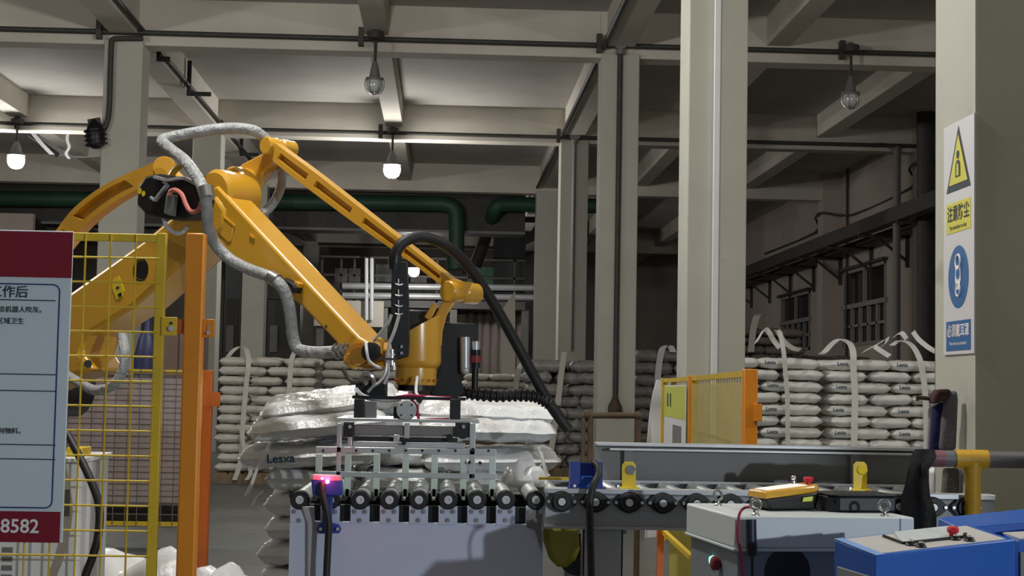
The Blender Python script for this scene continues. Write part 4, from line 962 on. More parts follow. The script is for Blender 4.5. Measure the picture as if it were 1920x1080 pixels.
# notice board
NY = 5.27
def nb(px, py): return at(px, py, NY)
xR = nb(127, 720).x; xLb = xR - .95
zT, z1, z2, zB = nb(60, 432).z, nb(60, 520).z, nb(60, 959).z, nb(60, 1017).z
bo = thing('notice_board', 'safety rules notice board with dark red bands hung on the fence', 'sign', (xR - .4, NY, zB))
part('panel', MB().box(xLb, xR, NY, NY + .012, zB, zT), M_BOARD, bo, .002)
part('red_header', MB().box(xLb, xR, NY - .002, NY, z1, zT - .004), M_RED, bo)
part('red_footer', MB().box(xLb, xR - .008, NY - .003, NY, zB, z2), M_RED, bo)
def hline(py, px_r, w_=.0035, mt=M_INK): 
    q = nb(60, py).z; part('ruled_line', MB().box(xLb, nb(px_r, py).x, NY - .0015, NY, q - w_ / 2, q + w_ / 2), mt, bo)
fx = nb(105, 740).x; ft, fb_ = nb(60, 533).z, nb(60, 952).z; R_ = .022
fr = [V((xLb, NY - .001, ft)), V((fx - R_, NY - .001, ft))] + [V((fx - R_ + R_ * math.sin(a), NY - .001, ft - R_ + R_ * math.cos(a))) for a in (.4, .8, 1.2)] + [V((fx, NY - .001, ft - R_)), V((fx, NY - .001, fb_ + R_))] + [V((fx - R_ + R_ * math.cos(a), NY - .001, fb_ + R_ - R_ * math.sin(a))) for a in (.4, .8, 1.2)] + [V((fx - R_, NY - .001, fb_)), V((xLb, NY - .001, fb_))]
part('blue_border', MB().tube(fr, .0024, 6, 1), M_INKB, bo)
for py in (563, 702, 733, 834, 861): hline(py, 104)
def btxt(body, px, py, size, mt=M_INK, off=.01): text_part('lettering', body, size, nb(px, py) + V((0, -.0035, 0)), XA, UP, mt, bo, 'RIGHT', off)
btxt('工作后', 54, 549, .042, M_INK, .012)
btxt('给机器人吹灰。', 87, 582, .022, M_INK, .012)
btxt('区域卫生', 46, 603, .022, M_INK, .012)
btxt('何物料。', 47, 809, .021, M_INK, .012)
btxt('8582', 74, 988, .062, M_WPRINT, .016)
# white machine cabinet behind the board
wy = 5.75
wc = thing('electrical_cabinet', 'white machine cabinet partly hidden behind the notice board', 'cabinet', (at(70, 1000, wy).x, wy, 0))
xa, xb_ = at(-160, 950, wy).x, at(146, 950, wy).x
part('body', MB().box(xa, xb_, wy, wy + .5, 0, at(130, 868, wy).z), M_WHITE, wc, .006)
part('lid', MB().box(xa, xb_ + .012, wy - .015, wy + .51, at(130, 868, wy).z, at(130, 858, wy).z), M_WHITE, wc, .003)
part('handle_slot', MB().box(at(122, 920, wy).x, at(132, 920, wy).x, wy - .003, wy, at(128, 968, wy).z, at(128, 918, wy).z), M_GREY, wc)
part('yellow_block', MB().box(at(118, 845, wy).x, at(148, 845, wy).x, wy + .05, wy + .2, at(130, 858, wy).z, at(130, 840, wy).z), M_FENCEY, wc, .003)
for k in range(4):
    part('vent_slot', MB().box(at(4, 1030, wy).x, at(24, 1030, wy).x, wy - .003, wy, at(15, 1036 + k * 17, wy).z, at(15, 1026 + k * 17, wy).z), M_GREY, wc)
part('door_edge', MB().box(at(56, 1030, wy).x, at(60, 1030, wy).x, wy - .006, wy, .05, at(60, 1010, wy).z), M_LGREY, wc)
single('power_cable', MB().tube([at(118, 800, 5.7), at(132, 825, 5.66), at(152, 862, 5.6), at(172, 905, 5.55), at(186, 950, 5.52), at(184, 1005, 5.5), at(172, 1048, 5.5), at(158, 1090, 5.5), at(150, 1180, 5.5)], .014, 10, 4), M_RUBBER, 'black power cable hanging behind the yellow mesh', 'cable', at(150, 1180, 5.5))

# ================================================================ right side: fence along the aisle
GA, GB = V((1.415, 7.35, 0)), V((1.66, 10.6, 0)); GC = V((1.80, 13.0, 0))
hF = at(1405, 692, 7.35).z
fe = thing('safety_fence', 'orange and yellow mesh fence running into the depth before the printed stacks', 'fence', GA)
def post(p, w_, mt): part('post', MB().box(p.x - w_ / 2, p.x + w_ / 2, p.y - w_ / 2, p.y + w_ / 2, 0, hF), mt, fe, .004)
post(GA, .062, M_POSTO); post(GB, .06, M_POSTO); post(GC, .05, M_FENCEY)
for (a_, b_) in ((GA, GB), (GB, GC)):
    d = (b_ - a_).normalized(); a2 = a_ + d * .05; b2 = b_ - d * .05
    sd = V((-d.y, d.x, 0)) * .01
    part('panel_rail', MB().beam(a2 + UP * (hF - .02), b2 + UP * (hF - .02), .03, UP, .03), M_FENCEY, fe)
    part('panel_rail', MB().beam(a2 + UP * .16, b2 + UP * .16, .03, UP, .03), M_FENCEY, fe)
    part('panel_rail', MB().beam(a2 + UP * (hF - .36), b2 + UP * (hF - .36), .012, UP, .012), M_FENCEY, fe)
    part('panel_upright', MB().beam(a2 + UP * .1, a2 + UP * hF, .03, d, .03), M_FENCEY, fe); part('panel_upright', MB().beam(b2 + UP * .1, b2 + UP * hF, .03, d, .03), M_FENCEY, fe)
    ms = MB(); n_ = int((b2 - a2).length / .12)
    for k in range(1, n_): q = a2 + (b2 - a2) * k / n_; ms.cyl(q + UP * .16, q + UP * (hF - .02), .0024, n=5)
    for k in range(1, int((hF - .2) / .1)): ms.cyl(a2 + UP * (.16 + .1 * k), b2 + UP * (.16 + .1 * k), .0024, n=5)
    part('wire_mesh', ms, M_FENCEY, fe, kind='stuff')
    part('clear_sheet', MB().beam(a2 + UP * (hF * .5 + .06) + sd, b2 + UP * (hF * .5 + .06) + sd, .004, UP, hF - .24), mat('yellowed_clear_sheet', srgb(206, 194, 124), .35, var=.05, alpha=.5), fe)
part('lock_lug', MB().box(GA.x + .01, GA.x + .05, GA.y - .045, GA.y - .03, hF - .24, hF - .16), M_POSTO, fe, .002)
# pale safety sign on the fence and a white sheet behind it
d = (GC - GB).normalized(); nn = V((-d.y, d.x, 0))
if nn.y > 0 and nn.x > 0: nn = -nn
sg = thing('safety_sign', 'yellow and white safety sign hung on the far part of the aisle fence', 'sign', GB + d * .9 + UP * (hF - .5))
def sgp(s_, z_, o_=.03): return GB + d * s_ + nn * o_ + UP * z_
part('board', MB().prism([sgp(.22, hF - .62), sgp(2.0, hF - .62), sgp(2.0, hF - .06), sgp(.22, hF - .06)], -nn * .006), M_WHITE, sg)
part('yellow_field', MB().prism([sgp(.24, hF - .30, .032), sgp(1.98, hF - .30, .032), sgp(1.98, hF - .07, .032), sgp(.24, hF - .07, .032)], -nn * .002), mat('sign_lime', srgb(196, 204, 84), .5, var=.04), sg)
part('print_block', MB().prism([sgp(.5, hF - .50, .032), sgp(1.2, hF - .50, .032), sgp(1.2, hF - .35, .032), sgp(.5, hF - .35, .032)], -nn * .002), M_GREY, sg)
for s_ in (1.35, 1.6): part('print_line', MB().prism([sgp(s_, hF - .22, .0345), sgp(s_ + .09, hF - .22, .0345), sgp(s_ + .09, hF - .12, .0345), sgp(s_, hF - .12, .0345)], -nn * .001), M_INK, sg)
single('hanging_sheet', MB().ribbon([at(1246, 712, 13.3), at(1238, 740, 13.25), at(1232, 780, 13.3), at(1228, 830, 13.25), at(1226, 880, 13.3), at(1224, 1010, 13.3)], (.14, .1, 0), .006, 4), M_FILM, 'white plastic sheet hanging at the far end of the aisle fence', 'plastic sheet', at(1226, 1010, 13.3))
# lower fence piece seen under the conveyor
lf = thing('fence_gate', 'low orange and yellow gate seen below the infeed conveyor', 'gate', (at(1238, 1060, 7.0).x, 7.0, 0))
q = at(1238, 1000, 7.0)
part('post', MB().box(q.x - .014, q.x + .014, 6.98, 7.02, 0, at(1238, 985, 7.0).z), M_FENCEO, lf)
part('rail', MB().beam(at(1243, 996, 7.0), at(1300, 1048, 6.6), .02, UP, .02), M_FENCEY, lf)
part('panel', MB().prism([at(1255, 990, 7.3), at(1330, 990, 7.3), at(1330, 1100, 7.3), at(1255, 1100, 7.3)], (0, .01, 0)), mat('gate_olive', srgb(150, 140, 60), .6), lf)

# ================================================================ controller cabinet (right foreground)
def hquad(pxs, drop): return None
c0 = at(1378, 968, 4.4); H = c0.z
c1 = atz(1715, 970, H); c2_ = atz(1300, 943, H); 
fx_ = V((c1.x - c0.x, c1.y - c0.y, 0)); wd = fx_.length; fx_.normalize(); fy_ = V((-fx_.y, fx_.x, 0)); dp = 0.50
cab = thing('controller_cabinet', 'robot controller cabinet with light grey lid and dark grey body', 'cabinet', (c0 + fx_ * wd / 2 + fy_ * dp / 2) * 1.0 - UP * H)
def cp_(s, t, z): return V((c0.x, c0.y, 0)) + fx_ * s + fy_ * t + UP * z
def cbox(s0, s1, t0, t1, z0, z1): return MB().prism([cp_(s0, t0, z0), cp_(s1, t0, z0), cp_(s1, t1, z0), cp_(s0, t1, z0)], UP * (z1 - z0))
lh = .088
lid = part('lid', cbox(0, wd, 0, dp, H - lh, H), M_CABL, cab, .006)
body = part('body', cbox(.012, wd - .012, .012, dp - .012, .04, H - lh), M_CABD, cab, .004)
part('lid_lip', cbox(-.004, wd + .004, -.004, dp + .004, H - lh - .008, H - lh), M_CABL, cab, .002)
part('plinth', cbox(.03, wd - .03, .03, dp - .03, 0, .04), M_BLACKM, cab)
part('corner_seam', cbox(wd - .045, wd - .04, -.001, .01, H - lh, H - .004), M_CABD, lid)
for (s, t) in ((.07, .035), (.07, .40), (wd - .075, .035)):
    b_ = cp_(s, t, H)
    part('eye_bolt', MB().lathe(b_, UP, [(.012, 0), (.012, .004), (.007, .008), (.006, .014)], 12).torus(b_ + UP * .030, fx_ * .8 + fy_ * .6 if (t > .1) else fy_ * .95 + fx_ * (.8 if s < .2 else .25), .0145, .0045, 20, 8), M_STEEL, cab)
fan_c = None
px_f = onplane(1476, 1072, cp_(0, .012, 0), fy_)
part('fan_opening', MB().lathe(px_f - fy_ * .003, fy_, [(.0, .0), (.064, .0), (.066, .001), (.066, .006)], 36, False), M_BLACK, body)
part('fan_grille_clip', MB().obox(px_f + V((0, 0, .068)) - fy_ * .003, fx_ * .004, fy_ * .003, UP * .004), M_BLACK, body)
for k in range(0): part('grille_ring', MB().torus(px_f - fy_ * .005, fy_, .018 + .017 * k, .0012, 28, 6), M_BLACKM, body)
sd_ = fx_
def onside(px, py): return onplane(px, py, cp_(0.012, 0, 0), fx_)
pg = onside(1337, 1050); pr_ = onside(1350, 1056)
M_GLED = mat('green_indicator', (.1, .9, .6), .4, var=0, emit=(.25, 1.0, .75), estr=2.2)
part('green_lamp', MB().lathe(pg + fx_ * .004, -fx_, [(.012, 0), (.014, .004), (.010, .014), (.0, .016)], 16), M_GLED, body)
part('red_knob', MB().lathe(pr_ + fx_ * .004, -fx_, [(.012, 0), (.012, .008), (.020, .010), (.020, .026), (.014, .03)], 18), mat('dark_red_knob', srgb(120, 28, 34), .5), body)
for (x, y) in ((1364, 982), (1365, 1003), (1371, 990)):
    pass
single('control_cable', MB().tube([onside(1408, 950) + V((.0, -.0, .0)), at(1396, 952, 4.36), at(1387, 962, 4.34), at(1384, 985, 4.33), at(1384, 1010, 4.33), at(1388, 1030, 4.33), at(1391, 1060, 4.33), at(1396, 1110, 4.33)], .0042, 8, 4), mat('dark_red_cable', srgb(150, 36, 72), .45, var=.05), 'dark red cable hanging over the cabinet corner', 'cable', at(1396, 1110, 4.33))
wp = thing('plug_connector', 'black cylindrical plug with cable hanging at the cabinet front', 'plug', at(1409, 1060, 4.36))
part('sleeve', MB().cyl(at(1408, 974, 4.36), at(1409, 1022, 4.36), .0150, n=16), mat('navy_sleeve', srgb(34, 40, 56), .35), wp)
part('grip', MB().cyl(at(1409, 1020, 4.36), at(1410, 1042, 4.36), .0160, .014, n=16), M_BLACK, wp)
part('cable', MB().cyl(at(1410, 1042, 4.36), at(1410, 1140, 4.36), .004, n=8), M_BLACK, wp)
# teach pendant lying on the lid
tp_c = atz(1478, 958, H)
td = V((1.0, .30, 0)).normalized(); tn = V((-td.y, td.x, 0))
tpn = thing('teach_pendant', 'orange and black teach pendant lying on the controller cabinet', 'control pendant', V((tp_c.x, tp_c.y + .06, H)))
cc = V((tp_c.x, tp_c.y + .06, H))
def tq(s, t, z): return cc + td * s + tn * t + UP * z
tl = .11   # upward tilt to the right
def tz_(s): return (s + .095) * tl
lo = [(-.075, -.06), (.065, -.055), (.088, -.03), (.092, .05), (-.07, .055)]
hi = [(-.098, -.065), (.07, -.06), (.098, -.035), (.10, .055), (-.092, .06)]
def loft(a, za, b, zb_):
    n_ = len(a); mb = MB(); mb.v = [tq(s, t, za + tz_(s) * (1 if za > .004 else .0)) for s, t in a] + [tq(s, t, zb_ + tz_(s)) for s, t in b]
    mb.f = [tuple(range(n_ - 1, -1, -1)), tuple(range(n_, 2 * n_))] + [(i, (i + 1) % n_, (i + 1) % n_ + n_, i + n_) for i in range(n_)]; return mb
part('black_base', loft(lo, .002, hi, .034), M_BLACK, tpn, .006)
part('orange_shell', loft(hi, .034, [(s * .95, t * .92) for s, t in hi], .056), M_ROBOT, tpn, .006)
part('screen', MB().prism([tq(s, t, .0565 + tz_(s)) for s, t in ((-.075, -.04), (.055, -.04), (.055, .04), (-.075, .04))], UP * .001), mat('pendant_screen', srgb(236, 230, 220), .2, var=0, emit=(1, .97, .9), estr=.6), tpn)
part('emergency_stop', MB().lathe(tq(.075, -.01, .056 + tz_(.075)), UP, [(.008, 0), (.008, .006), (.014, .008), (.015, .018), (.011, .021)], 18), M_REDP, tpn)
part('key_switch', MB().lathe(tq(.048, .03, .056 + tz_(.05)), UP, [(.007, 0), (.006, .01)], 12).sphere(tq(.048, .03, .074 + tz_(.05)), .008, 12, 8), M_BOLT, tpn)
part('enable_switch', MB().prism([tq(.022, -.064, .014 + tz_(.02)), tq(.055, -.064, .012 + tz_(.05)), tq(.058, -.064, .026 + tz_(.05)), tq(.026, -.064, .026 + tz_(.02))], -tn * .006), mat('lime_switch', srgb(206, 214, 90), .4), tpn, .002)
part('cable', MB().tube([tq(.09, 0, .03), tq(.105, .01, .035), tq(.115, .0, .02), tq(.10, -.05, .006), tq(.08, -.06, .004)], .003, 7, 4), M_GREY, tpn)
# black tool box on the lid
bx0, bx1 = atz(1560, 962, H), atz(1690, 962, H)
bq = V((bx0.x, bx0.y + .02, H + .001)); tb = thing('tool_box', 'flat black box with pale lid edge on the controller cabinet', 'box', bq)
hb = .046
bl = .20
def bb(s, t, z): return bq + fx_ * s + fy_ * t + UP * z
part('body', MB().prism([bb(0, .03, 0), bb(.03, 0, 0), bb(bl, 0, 0), bb(bl, .16, 0), bb(0, .16, 0)], UP * hb), M_BLACK, tb, .006)
part('lid', MB().prism([bb(.0, .02, hb), bb(.02, -.002, hb), bb(bl, -.002, hb), bb(bl, .16, hb), bb(0, .16, hb)], UP * .006), M_BLACK, tb, .002)
part('latch', MB().cyl(bb(.012, .012, .026), bb(.008, .006, .026), .006, n=10), M_BLACKM, tb)

# ================================================================ blue operator console
k0 = at(1642, 1042, 3.7); k1 = at(1904, 1012, 3.84); k2 = at(1564, 1011, 3.875); k3 = k1 + (k2 - k0)
con = thing('operator_console', 'blue operator console with sloping grey button panel', 'control console', V(((k0.x + k1.x) / 2, (k0.y + k2.y) / 2, 0)))
def kq(s, t, o_=0.0): 
    nrm = (k1 - k0).cross(k2 - k0).normalized(); return k0 + (k1 - k0) * s + (k2 - k0) * t + nrm * o_
down = lambda p: V((p.x, p.y, 0.0))
mb = MB(); tops = [k0, k1, k3, k2]; mb.v = [V(p) for p in tops] + [down(p) for p in tops]
mb.f = [(0, 1, 2, 3), (7, 6, 5, 4)] + [(i, i + 4, (i + 1) % 4 + 4, (i + 1) % 4) for i in range(4)]
part('housing', mb, M_BLUE, con, .004)
part('button_panel', MB().prism([kq(.06, .07), kq(.95, .07), kq(.95, .93), kq(.06, .93)], (kq(0, 0, .0015) - kq(0, 0))), mat('console_grey', srgb(196, 194, 190), .45, var=.04), con)
part('edge_strip', MB().prism([kq(0, .0, .0005), kq(.06, .0, .0005), kq(.06, 1, .0005), kq(0, 1, .0005)], (kq(0, 0, .0012) - kq(0, 0))), mat('pale_blue_strip', srgb(130, 170, 226), .4, var=.1), con)
sidep = [down(k0 + (k2 - k0) * .06) + UP * (k0.z - .05), down(k0 + (k2 - k0) * .9) + UP * (k0.z - .042), down(k0 + (k2 - k0) * .9) + UP * .2, down(k0 + (k2 - k0) * .06) + UP * .2]
sn_ = V(((k2 - k0).y * -1, (k2 - k0).x, 0)).normalized()
if sn_.x > 0: sn_ = -sn_
part('side_door', MB().prism([p + sn_ * .004 for p in sidep], -sn_ * .006), mat('console_side', srgb(130, 136, 134), .5), con, .002)
nrm = (k1 - k0).cross(k2 - k0).normalized()
part('raised_plate', MB().prism([kq(.30, .36, .0015), kq(.72, .34, .0015), kq(.86, .95, .0015), kq(.42, .95, .0015)], nrm * .004), M_CABL, con, .001)
part('plate_frame', MB().beam(kq(.30, .36, .004), kq(.74, .34, .004), .006, nrm, .006).beam(kq(.30, .36, .004), kq(.30, .82, .004), .005, nrm, .006).beam(kq(.74, .34, .004), kq(.78, .44, .004), .008, nrm, .01), M_BLACK, con)
for (s, t) in ((.33, .28), (.36, .14), (.66, .30), (.72, .17)):
    part('push_button', MB().lathe(kq(s, t, .0015), nrm, [(.013, 0), (.013, .003), (.010, .005), (.009, .008)], 18).lathe(kq(s, t, .0095), nrm, [(.007, 0), (.005, .004), (.0, .005)], 14, False), M_BLACKM, con)
    part('button_cap', MB().lathe(kq(s, t, .009), nrm, [(.006, 0), (.006, .004), (.003, .006)], 14), M_BOLT, con)
part('emergency_stop', MB().lathe(kq(.68, .42, .0015), nrm, [(.009, 0), (.009, .010), (.014, .013), (.015, .022), (.012, .026)], 20), M_REDP, con)
# second blue console further right
c3 = thing('operator_console', 'second blue console cut off at the right edge of the picture', 'control console', (k3.x + .25, k3.y + .2, 0))
e0 = at(1812, 986, 4.3); e1 = at(1990, 968, 4.5); e2 = at(1990, 1010, 4.1); 
part('housing', MB().prism([at(1800, 990, 4.28), at(1990, 970, 4.34), at(1990, 1150, 4.34), at(1800, 1150, 4.28)], (.05, .35, 0)), M_BLUE, c3, .004)
part('housing', MB().prism([at(1909, 1014, 3.97), at(2010, 1002, 4.02), at(2010, 1180, 4.02), at(1909, 1180, 3.97)], (.04, .22, 0)), M_BLUE, c3, .003)
part('top_panel', MB().prism([at(1912, 1012, 3.98), at(2010, 1000, 4.03), at(2010, 994, 4.22), at(1880, 1001, 4.2)], UP * .004), mat('console_grey', srgb(196, 194, 190)), c3)
part('front_plate', MB().prism([at(1913, 1035, 3.965), at(2010, 1025, 4.015), at(2010, 1180, 4.015), at(1913, 1180, 3.965)], (0, -.004, 0)), M_GREY, c3)

# ================================================================ railing, clothes, column sign
ry = 5.5
rl = thing('pipe_railing', 'grey and yellow pipe handrail in front of the nearest column', 'railing', (at(1820, 1000, ry).x, ry, 0))
zr1 = at(1820, 861, ry).z
M_PIPEG = mat('handrail_grey', srgb(98, 98, 98), .5, var=.1)
M_PIPEY = mat('handrail_yellow', srgb(196, 150, 26), .5, var=.1, scale=20)
part('rail', MB().cyl((at(1742, 860, ry).x, ry, zr1), (at(1990, 865, ry).x, ry, zr1), .029, n=20), M_PIPEG, rl)
part('rail_tip', MB().cyl((at(1738, 860, ry).x, ry, zr1), (at(1770, 860, ry).x, ry, zr1), .0295, n=20), mat('handrail_dull_red', srgb(120, 74, 84), .5), rl)
part('tee_fitting', MB().cyl((at(1790, 860, ry).x, ry, zr1), (at(1851, 860, ry).x, ry, zr1), .033, n=20).cyl((at(1824, 860, ry).x, ry, zr1), (at(1824, 860, ry).x, ry, zr1 - .05), .031, n=20), M_PIPEY, rl)
part('post', MB().cyl((at(1824, 860, ry).x, ry, 0), (at(1824, 860, ry).x, ry, zr1), .0275, n=20), M_PIPEY, rl)
part('post', MB().cyl((at(1985, 860, ry).x, ry, 0), (at(1985, 860, ry).x, ry, zr1), .0275, n=20), M_PIPEY, rl)
# black jacket over the rail end
jk = MB(); nu, nv = 16, 22
prof = [(842, 1716, 1752), (858, 1706, 1756), (880, 1702, 1742), (905, 1698, 1742), (930, 1690, 1744), (950, 1688, 1752), (970, 1690, 1756), (1010, 1692, 1756)]
def lerp_prof(py):
    for a, b in zip(prof, prof[1:]):
        if a[0] <= py <= b[0]: f = (py - a[0]) / (b[0] - a[0]); return a[1] + (b[1] - a[1]) * f, a[2] + (b[2] - a[2]) * f
    return prof[-1][1], prof[-1][2]
for side, yo in ((0, -.045), (1, .045)):
    for j in range(nv + 1):
        py = 842 + (1010 - 842) * j / nv; xa_, xb2 = lerp_prof(py)
        for i in range(nu + 1):
            u = i / nu; off = (.010 * math.sin(u * 9 + j * .12) + .012 * mnoise.noise(V((u * 3, j * .25, side * 4)))) * min(1, j / 5) + (.02 * min(1, j / nv))
            jk.v.append(at(xa_ + (xb2 - xa_) * u, py + 3 * math.sin(u * 7) * (j == nv), ry + (yo * min(1, .35 + j / 6) - off * (1 if side == 0 else -1))))
n1 = (nu + 1) * (nv + 1)
for side in (0, 1):
    for j in range(nv):
        for i in range(nu):
            a = side * n1 + j * (nu + 1) + i; jk.f.append((a, a + 1, a + nu + 2, a + nu + 1))
for j in range(nv):
    for i in (0, nu): a = j * (nu + 1) + i; jk.f.append((a, a + nu + 1, a + nu + 1 + n1, a + n1))
for i in range(nu):
    for j in (0, nv): a = j * (nu + 1) + i; jk.f.append((a, a + 1, a + 1 + n1, a + n1))
single('black_jacket', jk, M_CLOTH, 'black jacket hanging over the handrail end', 'jacket', at(1720, 1010, ry))
# clothes and pipe stub hanging on the column
hy = 6.05
hk = thing('work_clothes', 'blue and grey work clothes hanging on the nearest column', 'clothing', at(1780, 845, hy))
def cloth(pp, yy, th, mt, nm, bev=.012): part(nm, MB().prism([at(x, y, yy) for x, y in pp], (0, th, 0)), mt, hk, bev)
cloth([(1796, 732), (1798, 750), (1794, 845), (1764, 845), (1770, 775), (1776, 742), (1786, 734)], hy, .06, mat('grey_cloth', srgb(104, 102, 104), .95, var=.1, bump=.3), 'grey_jacket')
cloth([(1752, 762), (1772, 752), (1774, 790), (1766, 845), (1745, 845)], hy + .03, .05, mat('navy_cloth', srgb(28, 34, 82), .9, var=.1, bump=.3), 'navy_sleeve')
cloth([(1742, 764), (1754, 760), (1748, 845), (1738, 845)], hy + .05, .03, mat('white_cloth', srgb(170, 168, 166), .9), 'white_lining', .006)
cloth([(1752, 742), (1760, 731), (1780, 729), (1786, 735), (1772, 752), (1760, 756), (1750, 758)], hy - .01, .07, mat('maroon_cloth', srgb(66, 40, 38), .9, var=.2, bump=.3), 'collar')
part('hook_rod', MB().cyl(at(1748, 748, hy + .05), at(1720, 745, hy + .05), .008, n=8).cyl(at(1720, 741, hy + .05), at(1720, 752, hy + .05), .006, n=8), M_RUST, hk)
wt_ = single('canvas_cover', MB().prism([at(x, y, 6.1) for x, y in ((1774, 878), (1800, 878), (1800, 1010), (1776, 1010), (1770, 930))], (0, .05, 0)), mat('grey_canvas', srgb(96, 92, 88), .9, var=.15, bump=.4), 'grey canvas hanging below the handrail against the column', 'cloth', at(1785, 1010, 6.1), bevel=.01)
single('wrapped_bundle', MB().prism([at(x, y, 6.6) for x, y in ((1742, 880), (1770, 876), (1772, 930), (1768, 1010), (1768, 1283), (1742, 1283), (1738, 940))], (0, .1, 0)), M_FILM, 'white wrapped bundle behind the handrail', 'bundle', at(1755, 1283, 6.6), bevel=.02)
# long safety sign on the column's side
XS = XR - .004
def sp(px, py, o_=0): return onplane(px, py, V((XS - o_, 0, 0)), XA)
pa, pb_ = sp(1771, 460), sp(1828, 440)
ya, yb = pa.y, pb_.y
zt_ = sp(1800, 226).z; zb2 = sp(1800, 664).z
cs = thing('safety_sign', 'tall white safety sign with yellow triangle and blue circle on the column', 'sign', (XS, (ya + yb) / 2, zb2))
part('plate', MB().box(XS - .003, XS + .003, min(ya, yb), max(ya, yb), zb2, zt_), mat('sign_white', srgb(214, 214, 216), .4, var=.02), cs)
ymid = (ya + yb) / 2; wS = abs(ya - yb)
def tri(sz, cz_, o_, mt, nm):
    h = sz * .866; part(nm, MB().prism([(XS - o_, ymid + sz / 2, cz_ - h / 2), (XS - o_, ymid - sz / 2, cz_ - h / 2), (XS - o_, ymid, cz_ + h / 2)], (.001, 0, 0)), mt, cs)
zt1 = (sp(1799, 235).z + sp(1799, 356).z) / 2; sz = (sp(1799, 235).z - sp(1799, 356).z) / .866
M_SY = mat('sign_yellow', srgb(214, 208, 72), .5, var=.03)
tri(sz, zt1, .004, M_INK, 'triangle_border'); tri(sz * .76, zt1 - sz * .012, .0055, M_SY, 'triangle_field')
# worker pictogram
part('pictogram', MB().lathe((XS - .0068, ymid, zt1 + .012), (1, 0, 0), [(0, 0), (.017, 0)], 16, False).prism([(XS - .0068, ymid + .030, zt1 - .075), (XS - .0068, ymid - .030, zt1 - .075), (XS - .0068, ymid - .028, zt1 - .026), (XS - .0068, ymid - .012, zt1 - .010), (XS - .0068, ymid + .012, zt1 - .010), (XS - .0068, ymid + .028, zt1 - .026)], (.0006, 0, 0)), M_INK, cs)
part('pictogram_vest', MB().prism([(XS - .0078, ymid + .014, zt1 - .07), (XS - .0078, ymid - .014, zt1 - .07), (XS - .0078, ymid - .010, zt1 - .024), (XS - .0078, ymid + .010, zt1 - .024)], (.0006, 0, 0)), M_SY, cs)
def zone(py0, py1, mt, nm, k_=.80):
    za_, zb_2 = sp(1799, py0).z, sp(1799, py1).z; part(nm, MB().box(XS - .0045, XS - .003, ymid - wS * k_ / 2, ymid + wS * k_ / 2, zb_2, za_), mt, cs); return za_, zb_2
za_, zb_2 = zone(377, 434, M_SY, 'yellow_field')
text_part('lettering', '注意防尘', (za_ - zb_2) * .56, V((XS - .0047, ymid, za_ - (za_ - zb_2) * .40)), -YA, UP, M_INK, cs, 'CENTER', .018)
text_part('lettering', 'Pay attention to dust', (za_ - zb_2) * .20, V((XS - .0047, ymid, zb_2 + (za_ - zb_2) * .17)), -YA, UP, M_INK, cs, 'CENTER', .01)
za_, zb_2 = zone(601, 657, mat('sign_blue', srgb(30, 96, 156), .45, var=.03), 'blue_field')
text_part('lettering', '必须戴耳罩', (za_ - zb_2) * .46, V((XS - .0047, ymid, za_ - (za_ - zb_2) * .36)), -YA, UP, M_WPRINT, cs, 'CENTER', .016)
text_part('lettering', 'Must wear ear protectors', (za_ - zb_2) * .17, V((XS - .0047, ymid, zb_2 + (za_ - zb_2) * .24)), -YA, UP, M_WPRINT, cs, 'CENTER', .01)
rc = abs(sp(1799, 460).z - sp(1799, 578).z) / 2; zcc = (sp(1799, 460).z + sp(1799, 578).z) / 2
part('blue_circle', MB().lathe((XS - .004, ymid, zcc), (1, 0, 0), [(0, 0), (rc, 0), (rc, .001)], 40, False), mat('sign_blue', srgb(30, 96, 156)), cs)
part('pictogram', MB().torus((XS - .005, ymid, zcc + .058), (1, 0, 0), .028, .005, 20, 6).prism([(XS - .0055, ymid + .030, zcc + .045), (XS - .0055, ymid - .026, zcc + .045), (XS - .0055, ymid - .034, zcc - .01), (XS - .0055, ymid - .012, zcc - .05), (XS - .0055, ymid + .022, zcc - .05), (XS - .0055, ymid + .036, zcc - .01)], (.0008, 0, 0)).torus((XS - .005, ymid, zcc - .05), (1, 0, 0), .026, .004, 20, 6), M_WPRINT, cs)
part('pictogram_face', MB().lathe((XS - .0068, ymid, zcc + .012), (1, 0, 0), [(0, 0), (.022, 0)], 16, False), mat('sign_blue', srgb(30, 96, 156)), cs)

# ================================================================ far background
# pipe rack along the right wall
XK = XW - 1.0
zk = at(1580, 424, XK / ((1580 - 831) / 3000.0)).z
def rack_z(): return CAMZ + 3.1
zk = rack_z()
rk = thing('pipe_rack', 'dark pipe rack on brackets along the right wall', 'rack', (XW - .5, 30, zk - .6))
part('duct', MB().box(XK, XK + .22, 19, 52, zk, zk + .26), M_DARK, rk)
part('rail', MB().box(XK + .5, XK + .58, 19, 52, zk - .02, zk + .06), M_DARK, rk)
part('pipe', MB().cyl((XK + .75, 19, zk + .10), (XK + .75, 52, zk + .10), .07, n=12), M_DARK, rk)
for k in range(11):
    y = 22.5 + k * 2.6
    b_ = part('bracket', MB().box(XK, XW, y - .03, y + .03, zk - .06, zk).box(XW - .08, XW - .02, y - .03, y + .03, zk - .62, zk), M_DARK, rk)
    part('brace', MB().beam((XW - .05, y, zk - .5), (XK + .35, y, zk - .03), .05, YA, .05), M_DARK, b_)
